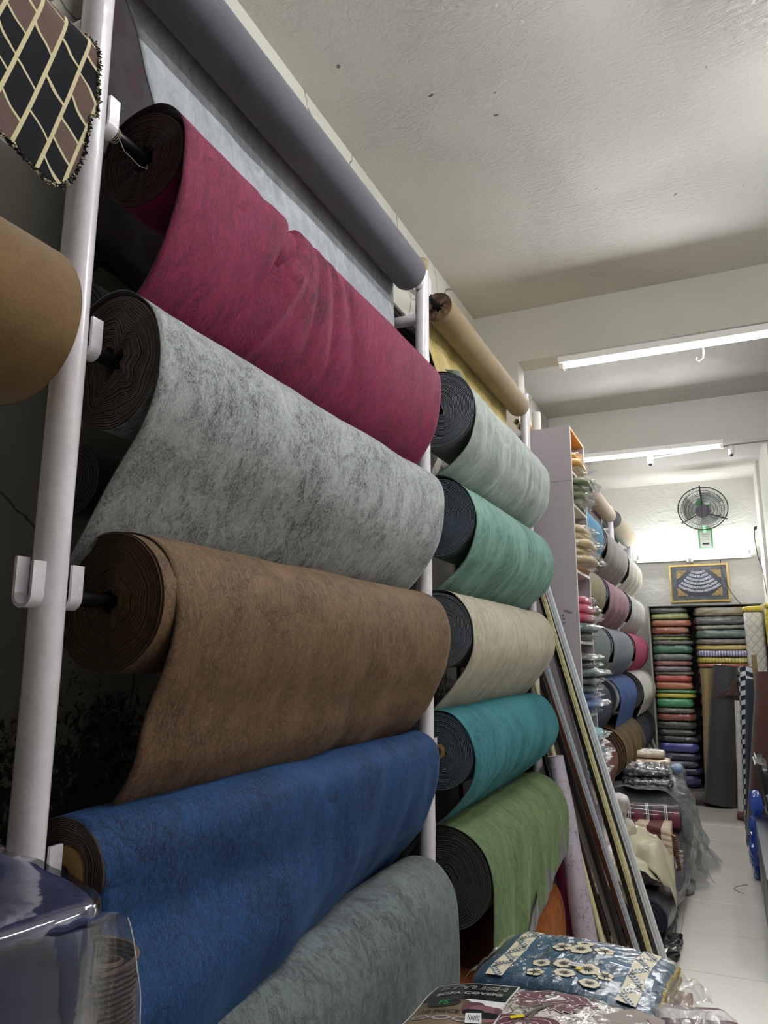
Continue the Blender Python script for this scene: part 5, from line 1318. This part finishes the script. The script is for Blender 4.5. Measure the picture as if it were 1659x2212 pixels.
single('plastic_bag', 'small shiny blue plastic bag hanging beside the chair arm', 'bag', m, bb, origin=Vector((.145, 5.98, .55)), smooth=False)
m = MB(); m.tube([(.03, 6.05, .002), (-.04, 5.98, .002), (-.06, 5.9, .002), (-.03, 5.84, .002), (.0, 5.82, .002)], .002, 5); single('thin_wire', 'thin loose wire curled on the floor tiles', 'wire', m, plain('grey_wire', '6f6a62', .5), origin=Vector((.03, 6.05, 0)))

# ------------------------------------------------------------------ foreground packs on a low table
def table():
    t = thing('low_table', 'low wooden table under the floral packs in the foreground', 'table', (-.44, 2.0, 0))
    wd = plain('plain_wood_table', '7a5a3c', .6, 0, 0, .2, 12, stretch=(6, 1, 6))
    m = MB(); m.box((-.70, 1.40, .555), (-.16, 2.56, .58)); ob('tabletop', m, wd, t, False)
    for x in (-.67, -.19):
        for y in (1.44, 2.52):
            m = MB(); m.box((x-.02, y-.02, 0), (x+.02, y+.02, .555)); ob('leg', m, wd, t, False)
table()

class Surf:
    """a soft pack with a known top surface that flat print can follow"""
    def __init__(s, cx, cy, w, d, zb, top, rot):
        s.cx, s.cy, s.w, s.d, s.zb, s.top, s.r = cx, cy, w, d, zb, top, rot
    def world(s, x, y, dz=0.0012):
        z = s.top(x, y) + dz; c, q = math.cos(s.r), math.sin(s.r)
        return Vector((s.cx + c*x - q*y, s.cy + q*x + c*y, z))
    def body(s, nx=34, ny=26, nz=5, puff=0.0, amp=0.0, seed=0):
        def fn(x, y, z):
            px = x*s.w/2*(1-.03*abs(y)**6)*(1 - .02*abs(z)**3 + puff*3); py = y*s.d/2*(1-.03*abs(x)**6)*(1 - .02*abs(z)**3 + puff*3)
            e = max(abs(x), abs(y))**14
            zt = s.top(px, py) - .012*e + puff*.05; zb = s.zb + .006*e
            zz = zb + (zt - zb)*(z+1)/2
            if amp:
                a_ = amp*fbm(px*30+seed, py*30, zz*30, 3); zz += max(-.001, a_) if z > .9 else a_; px += a_; py += a_*.7
            p = s.world(px, py, 0); p.z = zz; return p
        return cube_grid(nx, ny, nz, fn)
    def poly(s, m, pts, mi=0, dz=.0012, sub=1):
        c = (sum(p[0] for p in pts)/len(pts), sum(p[1] for p in pts)/len(pts))
        m.fan(s.world(c[0], c[1], dz), [s.world(p[0], p[1], dz) for p in pts], mi)
    def strip(s, m, x0, x1, y0, y1, mi=0, dz=.001, n=14, nx=6):
        m.grid(lambda u, v: s.world(x0 + (x1-x0)*v, y0 + (y1-y0)*u, dz), n, nx, mi)
def petal(cx, cy, a, r0, r1, wd, n=9, ex=.8):
    pts = []
    for k in range(n):
        q = k/(n-1); pts.append((r0 + (r1-r0)*q, wd*math.sin(math.pi*q**ex)*.5))
    for k in range(n-2, 0, -1):
        q = k/(n-1); pts.append((r0 + (r1-r0)*q, -wd*math.sin(math.pi*q**ex)*.5))
    c, s_ = math.cos(a), math.sin(a)
    return [(cx + c*x - s_*y, cy + s_*x + c*y) for x, y in pts]

def turquoise_pack():
    top = lambda x, y: .70 + .006*math.sin(x*14 + 1) - .012*(y/.21)**2 + .004*math.sin(y*22 + x*6) - .01*(abs(x)/.25)**4
    S = Surf(-.452, 2.352, .495, .40, .61, top, math.radians(-5.5))
    t = thing('bedspread_pack', 'turquoise bedspread with cream flowers folded in a clear bag, foreground', 'fabric pack', (-.452, 2.352, .58))
    tq = cloth_mat('turquoise_weave', '164e6e', .55, .22, 90, (1, 1, 1), .1)
    ob('folded_cloth', S.body(), tq, t, sharp=False)
    cr_ = cloth_mat('cream_print', 'e2d6ba', .6, .06, 60); dk = cloth_mat('dark_print', '2a2f2c', .6); bl = cloth_mat('blue_leaf_print', '24618a', .6)
    m = MB()
    S.strip(m, -.205, -.155, -.19, .185, 0, .0008); S.strip(m, .150, .20, -.19, .185, 0, .0008)
    for sx in (-.18, .175):
        for k in range(7):          # leafy sprigs down the stripes
            y0_ = -.17 + k*.055; a0 = .9 if k % 2 else 2.2
            for q in range(5):
                xx = sx + .012*math.cos(a0)*(q-2); yy = y0_ + .011*math.sin(a0)*(q-2)
                for sg in (-1, 1): S.poly(m, petal(xx, yy, a0 + sg*.9, .001, .014, .006, 5), 2, .0016)
            for q in range(5): S.poly(m, petal(sx + (.014 if k % 2 else -.014), y0_ + .028, q*1.256, .001, .008, .0055, 5), 1, .0018)
    rn = random.Random(4)
    for k in range(46):             # scattered little diamonds
        x = rn.uniform(-.14, .14); y = rn.uniform(-.18, .18)
        if abs(x) < .10 and (-.10 < y < .12): continue
        e = .005; S.poly(m, [(x-e, y), (x, y-e*1.3), (x+e, y), (x, y+e*1.3)], 0, .0012); e = .002; S.poly(m, [(x-e, y), (x, y-e*1.3), (x+e, y), (x, y+e*1.3)], 3, .0016)
    def flower(cx, cy, r, n, a0):
        for k in range(n):
            a = a0 + 2*math.pi*k/n
            S.poly(m, petal(cx, cy, a, r*.1, r*1.08, r*1.02, 11, 1.7), 1, .0012 + .0001*k); S.poly(m, petal(cx, cy, a, r*.12, r, r*.86, 11, 1.7), 0, .002 + .0001*k)
            for q in (-.12, 0, .12): S.poly(m, petal(cx, cy, a+q, r*.15, r*.6, r*.035, 4), 1, .0032)
        for k in range(8): S.poly(m, petal(cx, cy, k*.785, 0, r*.26, r*.12, 4), 1, .0034)
    for cx, cy, r, n in ((-.055, .048, .030, 5), (.065, .06, .030, 5), (.0, .095, .026, 6), (.0, .045, .034, 6), (-.08, -.075, .026, 6), (-.02, -.06, .03, 6), (.05, -.07, .034, 6), (.10, -.085, .024, 5), (.0, -.12, .03, 6), (-.075, -.145, .026, 5), (.075, -.15, .028, 6)): flower(cx, cy, r, n, cx*30)
    for k in range(14): S.poly(m, petal(rn.uniform(-.1, .1), rn.uniform(-.1, .1), rn.uniform(0, 6), .0, .028, .012), 1, .001)
    pr = ob('woven_flowers', m, [cr_, dk, bl, tq], t, sharp=False); pr['kind'] = 'stuff'
    m = MB(); m.tube([S.world(.243, -.19 + .02*k, -.02 + .003*math.sin(k*2)) for k in range(20)], .008, 8); m.tube([S.world(.246, -.19 + .02*k, -.045 + .003*math.sin(k*3)) for k in range(20)], .008, 8)
    ob('gold_binding', m, plain('gold_braid', 'a8924a', .5, .2, 0, .4, 120), t)
    wh = M['paper']; m = MB(); S.strip(m, -.002, .036, -.075, -.055, 0, .006, 3, 3); st = ob('barcode_sticker', m, wh, t, sharp=False)
    m = MB()
    for k in range(9): S.strip(m, .002 + .0036*k, .0036 + .0036*k, -.071, -.060, 0, .0065, 1, 1)
    ob('barcode_bars', m, M['black'], st, sharp=False)
    m = MB(); S.strip(m, .022, .036, -.092, -.076, 0, .0065, 2, 2); ob('price_sticker', m, M['yellow'], t, sharp=False)
    ob('plastic_wrap', S.body(30, 24, 5, .008, .007, 5), M['film'], t, smooth=False)
    m = MB()
    m.grid(lambda u, v: S.world(.25 + .075*u + .01*math.sin(v*9), -.17 + .36*v, -.02 - .03*u + .02*fbm(u*3, v*6, 1, 3)), 8, 20); m.grid(lambda u, v: S.world(-.26 - .02*u, -.17 + .40*v, -.015 - .02*u + .012*fbm(u*3, v*6, 2, 3)), 4, 20)
    m.grid(lambda u, v: S.world(-.25 + .48*v, .20 + .028*u, -.012 - .006*u + .010*fbm(u*3, v*9, 3, 3)), 4, 24)
    ob('bag_edge', m, M['film'], t, smooth=False)
turquoise_pack()

def text_mesh(body, size, bold=0.0):
    cu = bpy.data.curves.new('txt', 'FONT'); cu.body = body; cu.size = size; cu.align_x = 'CENTER'; cu.align_y = 'CENTER'; cu.offset = bold; cu.resolution_u = 3
    o = bpy.data.objects.new('txt', cu); COL.objects.link(o); dg = bpy.context.evaluated_depsgraph_get()
    me = bpy.data.meshes.new_from_object(o.evaluated_get(dg)); vs = [v.co.copy() for v in me.vertices]; fs = [list(p.vertices) for p in me.polygons]
    bpy.data.objects.remove(o); bpy.data.curves.remove(cu); bpy.data.meshes.remove(me); return vs, fs

def maroon_pack():
    def top(x, y):
        l = max(0, -x - .0)/.28
        return .775 - .046*l**2 - .010*(y/.22)**2 + .003*math.sin(x*22) - .02*(max(0, x)/.28)**3 + .002*math.sin(y*30 + x*9)
    S = Surf(-.452, 1.745, .56, .41, .60, top, 0.0)
    t = thing('sofa_cover_pack', 'clear bag with maroon floral sofa covers and black and brown card, front of photo', 'fabric pack', (-.452, 1.745, .58))
    base = NT('cream_maroon_print'); v = base.coord('Object'); n = base.noise(v, 42, 5, .75, 1.8); n2 = base.noise(v, 70, 3, .7, 1.0)
    b = base.mix(base.ramp(n, [(.53, 0.0), (.56, 1.0)]), 'd9cfc2', '574a42'); base.l(b, base.b.inputs['Base Color']); base.b.inputs['Roughness'].default_value = .7
    mar = cloth_mat('maroon_print', '5c1d2e', .6, .15, 60); wh = cloth_mat('cream_outline', 'dccfc4', .6, .05); gy = cloth_mat('grey_brown_print', '5b5048', .6); lin_ = cloth_mat('fine_ribbed_taupe', '8a7b70', .6, .3, 30, (1, 14, 1))
    ob('folded_cloth', S.body(), base.mat, t, sharp=False)
    m = MB()
    # broad taupe field with fern fronds on the right
    S.poly(m, [(.10, -.20), (.27, -.20), (.27, .19), (.20, .20), (.13, .10), (.08, -.05)], 3, .0008)
    def ring_flower(cx, cy, r, n, a0=0.0, dz=.0012, sq=1.0):
        pt = lambda rr, am: [(cx + rr*(1+am*math.cos(n*q))*math.cos(q)*1.25, cy + sq*rr*(1+am*math.cos(n*q))*math.sin(q)) for q in [2*math.pi*j/48 + a0 for j in range(48)]]
        for k, (rr, mi) in enumerate(((1.0, 1), (.95, 0), (.74, 1), (.70, 0), (.42, 1), (.38, 0), (.26, 1))): S.poly(m, pt(r*rr, .10 if rr > .3 else .02), mi, dz + .0003*k)
    ring_flower(.035, .148, .075, 7, sq=.55); ring_flower(-.015, .10, .026, 5); ring_flower(.0, -.02, .085, 6, .4, sq=.6); ring_flower(.19, .03, .05, 6, .2); ring_flower(-.19, -.14, .06, 6)
    for k in range(14):
        a = -2.4 + k*.16; x0_ = .035 - .005*k; y0_ = .11 - .014*k; S.poly(m, petal(x0_, y0_, a, .0, .05, .006), 2, .0034)
    m.tube([S.world(.04 - .09*q, .10 - .20*q + .02*math.sin(q*3), .003) for q in [j/10 for j in range(11)]], .003, 5, 2)
    for k in range(9):
        for sg in (-1, 1): S.poly(m, petal(.12 + .016*k, -.06 + .022*k, .9 + sg*.95, .004, .05, .013), 0 if k % 3 else 2, .0016)
    for k in range(6):
        S.poly(m, petal(.04, .125 - .01*k, -1.6 + .5*k, .02, .06, .022), 1, .0026); S.poly(m, petal(.04, .125 - .01*k, -1.6 + .5*k, .022, .056, .016), 0, .003)
    pr = ob('printed_flowers', m, [mar, wh, gy, lin_], t, sharp=False); pr['kind'] = 'stuff'
    # cardboard insert
    cx0, cx1, cy0, cy1 = -.272, -.058, -.15, .192
    card = thing_part = None
    m = MB(); S.strip(m, cx0, cx1, cy0, cy1, 0, .0042, 20, 16); card = ob('card_insert', m, plain('card_white_rim', 'e8e6e2', .35, 0, .4, .02), t, sharp=False, label='printed card with white rim')
    blk_ = plain('card_black', '1c1b1c', .3, 0, .5, .05); br_ = NT('card_brown'); g = br_.noise(br_.coord('Object'), 6, 3, .5); br_.l(br_.ramp(g, [(.35, '6d5a42'), (.65, '8d785c')]), br_.b.inputs['Base Color']); br_.b.inputs['Roughness'].default_value = .35; br_.b.inputs['Coat Weight'].default_value = .5
    m = MB(); S.strip(m, cx0+.005, cx1-.005, .07, cy1-.005, 0, .0046, 8, 14); ob('card_black_field', m, blk_, card, sharp=False)
    m = MB(); S.strip(m, cx0+.005, cx1-.005, cy0+.005, .07, 0, .0046, 12, 14); ob('card_brown_field', m, br_.mat, card, sharp=False)
    m = MB(); S.poly(m, [(-.20, .055), (-.15, .075), (cx1-.005, .07), (cx1-.005, .035), (-.14, .045)], 0, .005); ob('card_white_band', m, M['paper'], card, sharp=False)
    def put(body, size, x, y, rot, mat, nm, bold=0.0, dz=.0058, stretch=1.0, squash=1.0):
        vs, fs = text_mesh(body, size, bold); m = MB(); c, q = math.cos(rot), math.sin(rot)
        for p in vs:
            px = p.x*stretch; py = p.y*squash; m.v.append(S.world(x + c*px - q*py, y + q*px + c*py, dz))
        for f in fs: m.face(f)
        return ob(nm, m, mat, card, sharp=False)
    lt = plain('silver_ink', 'b9b6b0', .4); di = plain('dark_ink', '2e2620', .5)
    put('STYLISH', .040, -.160, .150, .04, lt, 'lettering', .0012, stretch=1.15, squash=.95); put('STYLISH', .040, -.160, .150, .04, blk_, 'lettering', -.0008, .0062, 1.15, .95)
    put('SOFA COVERS', .022, -.160, .108, .04, lt, 'lettering', .0006, stretch=1.15)
    m = MB(); S.poly(m, [(-.205 + .042*math.cos(k*.4), .055 + .020*math.sin(k*.4)) for k in range(16)], 0, .0058); ob('logo_oval', m, blk_, card, sharp=False)
    put('FS', .030, -.205, .055, .0, plain('green_ink', '2f9a55', .5), 'lettering', .0005, .0064)
    put('10 PIECE', .022, -.200, .012, -.06, di, 'lettering', .0003, stretch=1.2)
    for k in range(3):
        x = -.235 + .050*k; m = MB(); S.poly(m, [(x + .023*math.cos(q*.4), -.018 - .004*k + .012*math.sin(q*.4)) for q in range(16)], 0, .0058); S.poly(m, [(x + .016*math.cos(q*.4), -.018 - .004*k + .0065*math.sin(q*.4)) for q in range(16)], 1, .0064); ob('product_oval', m, [lt, gy], card, sharp=False)
    # little printed picture of a covered sofa suite
    m = MB()
    for (x, y, a, b, mi) in ((-.128, .035, .030, .024, 0), (-.105, .025, .034, .020, 1), (-.078, .02, .024, .020, 0), (-.085, .0, .03, .014, 2), (-.12, .012, .03, .012, 2), (-.085, -.018, .028, .012, 1), (-.082, .018, .012, .009, 1)):
        S.poly(m, [(x + a*math.cos(q*.5)*(1 - .15*math.cos(q)), y + b*math.sin(q*.5)) for q in range(12)], mi, .0056 + .0003*mi)
    ob('sofa_picture', m, [plain('print_mauve', '6b4550', .4), plain('print_pink', '8d6268', .4), blk_], card, sharp=False)
    m = MB(); S.poly(m, [(-.135, .002), (-.100, .008), (-.085, -.04), (-.122, -.045)], 0, .007); st = ob('barcode_sticker', m, M['paper'], t, sharp=False)
    m = MB()
    for k in range(8): S.poly(m, [(-.125 + .0035*k, -.006 ), (-.1235 + .0035*k, -.006), (-.1195 + .0035*k, -.03), (-.121 + .0035*k, -.03)], 0, .0076)
    ob('barcode_bars', m, M['black'], st, sharp=False)
    m = MB(); S.poly(m, [(-.035, .008), (-.008, .02), (-.002, .008), (-.03, -.004)], 0, .007); ob('price_sticker', m, M['yellow'], t, sharp=False)
    ob('plastic_wrap', S.body(34, 26, 5, .012, .008, 9), M['film'], t, smooth=False)
    m = MB(); m.grid(lambda u, v: S.world(.27 + .09*u + .02*math.sin(v*7), -.18 + .36*v, -.03 - .06*u + .03*fbm(u*3, v*6, 7, 3)), 8, 18); ob('bag_edge', m, M['film'], t, smooth=False)
maroon_pack()
pack('wine and white cloth in clear plastic lying right of the maroon sofa cover pack', .20, .42, .12, (-.10, 2.02, .575), cloth_mat('wine_white_strips', '5b2a3c', .5, .3, 8, (1, 1, 1), .1, (1, 9.0, .5, 'd5cdca')), film='film', seed=61, rot=.25, n=(12, 12, 6), amp=.016, wamp=.02, flare=[(0, 1, .06), (1, 1, .04)])
pack('folded red and cream cloth in clear plastic under the maroon sofa cover pack', .50, .38, .02, (-.45, 1.62, .5805), cloth_mat('red_cream_weave', '6b2c30', .6, .4, 40), film=None, seed=62)

# ------------------------------------------------------------------ wrapped quilts at the lower left
def corner_packs():
    c = (-.815, .385); rot = math.radians(-20)
    for k, (z, h, l, colr) in enumerate(((.93, .40, 'navy blue quilt in clear plastic on top of the stack at the lower left corner', '2c3154'), (.47, .45, 'slate blue quilt in the middle of the stack at the lower left corner', '3a4a63'), (.01, .45, 'dark grey quilt at the bottom of the stack at the lower left corner', '3c3d42'))):
        t = thing('wrapped_quilt', l, 'quilt', (c[0], c[1], z), rot=rot, group='stack of wrapped quilts at the lower left')
        q = NT('quilt_cloth_%d' % k); v = q.coord('Object'); n = q.noise(v, 60, 3, .6); cc = lin(colr)
        q.l(q.mix(q.ramp(n, [(.3, 0.0), (.7, 1.0)]), tuple(x*.8 for x in cc[:3])+(1,), tuple(x*1.3 for x in cc[:3])+(1,)), q.b.inputs['Base Color']); q.b.inputs['Roughness'].default_value = .8
        m = cube_grid(14, 18, 14, slab_fn(.44, .58, h, .008, k*5, rnd=.05, fr=6, layers=5)); ob('folded_cloth', m, q.mat, t, local=True, sharp=False)
        m = MB()      # corded seam along the upper rim
        cor = [(.205, -.27), (.205, .27), (-.205, .27)]
        P = [Vector((.212, -.28 + .0062*j, h - .012 + .0012*math.sin(j*1.6))) for j in range(90)] 
        m.tube(P, [.0042 + .0006*math.sin(j*1.9) for j in range(len(P))], 8); ob('corded_seam', m, q.mat, t, local=True)
        m = cube_grid(20, 24, 16, slab_fn(.446, .585, h + .003, .008, k*5, rnd=.05, fr=6)); ob('plastic_wrap', m, M['film_smooth'], t, local=True, sharp=False)
        if k == 0:
            m = MB()
            def fn(u, v):       # open mouth of the bag standing off the far right corner
                z_ = h - .005 - .27*v; w_ = .055*math.sin(math.pi*min(1, .25 + v*.75))*(1 if v < .55 else max(.05, 1 - (v-.55)/.45))
                p0_ = Vector((.215, .24, z_)); d_ = Vector((.62, .78, 0))
                fl = .010*math.sin(u*7 + v*5) + .012*fbm(u*2, v*4, 5, 3)
                return p0_ + d_*w_*u + Vector((.78, -.62, 0))*fl
            m.grid(fn, 16, 30); ob('bag_mouth', m, M['film_bag'], t, local=True, sharp=False)
            m = MB(); m.tube([fn(1, j/40) for j in range(41)], .0006, 5); m.tube([fn(j/10, .55) for j in range(11)], .0008, 5); ob('bag_hem', m, plain('bright_plastic_edge', 'c8ccd0', .15, 0, .6), t, local=True)
corner_packs()
def rib_mat():
    t = NT('brown_ribbed_chenille'); sep = t.n('ShaderNodeSeparateXYZ'); v = t.coord('Object'); t.l(v, sep.inputs[0]); n = t.noise(v, 30, 4, .6)
    a = t.n('ShaderNodeMath', {0: n, 1: .006}, operation='MULTIPLY').outputs[0]
    z = t.n('ShaderNodeMath', {0: sep.outputs[2], 1: a}, operation='ADD').outputs[0]; z = t.n('ShaderNodeMath', {0: z, 1: 150.0}, operation='MULTIPLY').outputs[0]
    z = t.n('ShaderNodeMath', {0: z, 1: .5}, operation='PINGPONG').outputs[0]; g = t.ramp(z, [(.12, 0.0), (.34, 1.0)])
    fl = t.ramp(t.noise(v, 260, 2, .6), [(.35, 0.0), (.7, 1.0)])
    hi = t.mix(fl, '43342c', '7a675a'); t.l(t.mix(g, '14100f', hi), t.b.inputs['Base Color']); t.b.inputs['Roughness'].default_value = .9; t.bump(g, .7, .004); return t.mat
rb = rib_mat()
def scroll(label, cx, cy, z1, r, turns, seed, tail=0.0, tail_dir=(1, 0)):
    m = MB(); n = int(turns*22)
    def fn(u, v):
        if tail and u > .8:
            q = (u-.8)/.2; th = turns*2*math.pi + seed; bx = cx + r*math.cos(th); by = cy + r*math.sin(th)
            x = bx + tail_dir[0]*tail*q; y = by + tail_dir[1]*tail*q
        else:
            uu = u/.8 if tail else u; th = turns*2*math.pi*uu + seed; rr = r*(.25 + .75*uu) + .004*math.sin(th*2); x = cx + rr*math.cos(th); y = cy + rr*math.sin(th)
        return (x, y, z1*v + (.012*math.sin(u*9 + seed) if v > .97 else 0))
    m.grid(fn, n, 30)
    t = thing('ribbed_cloth_roll', label, 'fabric roll', (cx, cy, 0))
    o = ob('rolled_cloth', m, rb, t, sharp=False); so = o.modifiers.new('thick', 'SOLIDIFY'); so.thickness = .0035; so.offset = 0
    m = MB(); m.tube([Vector(fn(j/(n*2), 1)) for j in range(n*2+1)], .003, 5); ob('hem', m, plain('brown_hem', '6b5648', .9, 0, 0, .3, 90), t)
scroll('brown and black ribbed chenille roll standing behind the wrapped quilts', -.775, .800, 1.165, .066, 2.6, 1.0, .03, (.55, -.75))
scroll('slim brown ribbed chenille roll seen through the clear plastic', -.745, .718, 1.225, .022, 2.2, 2.0)
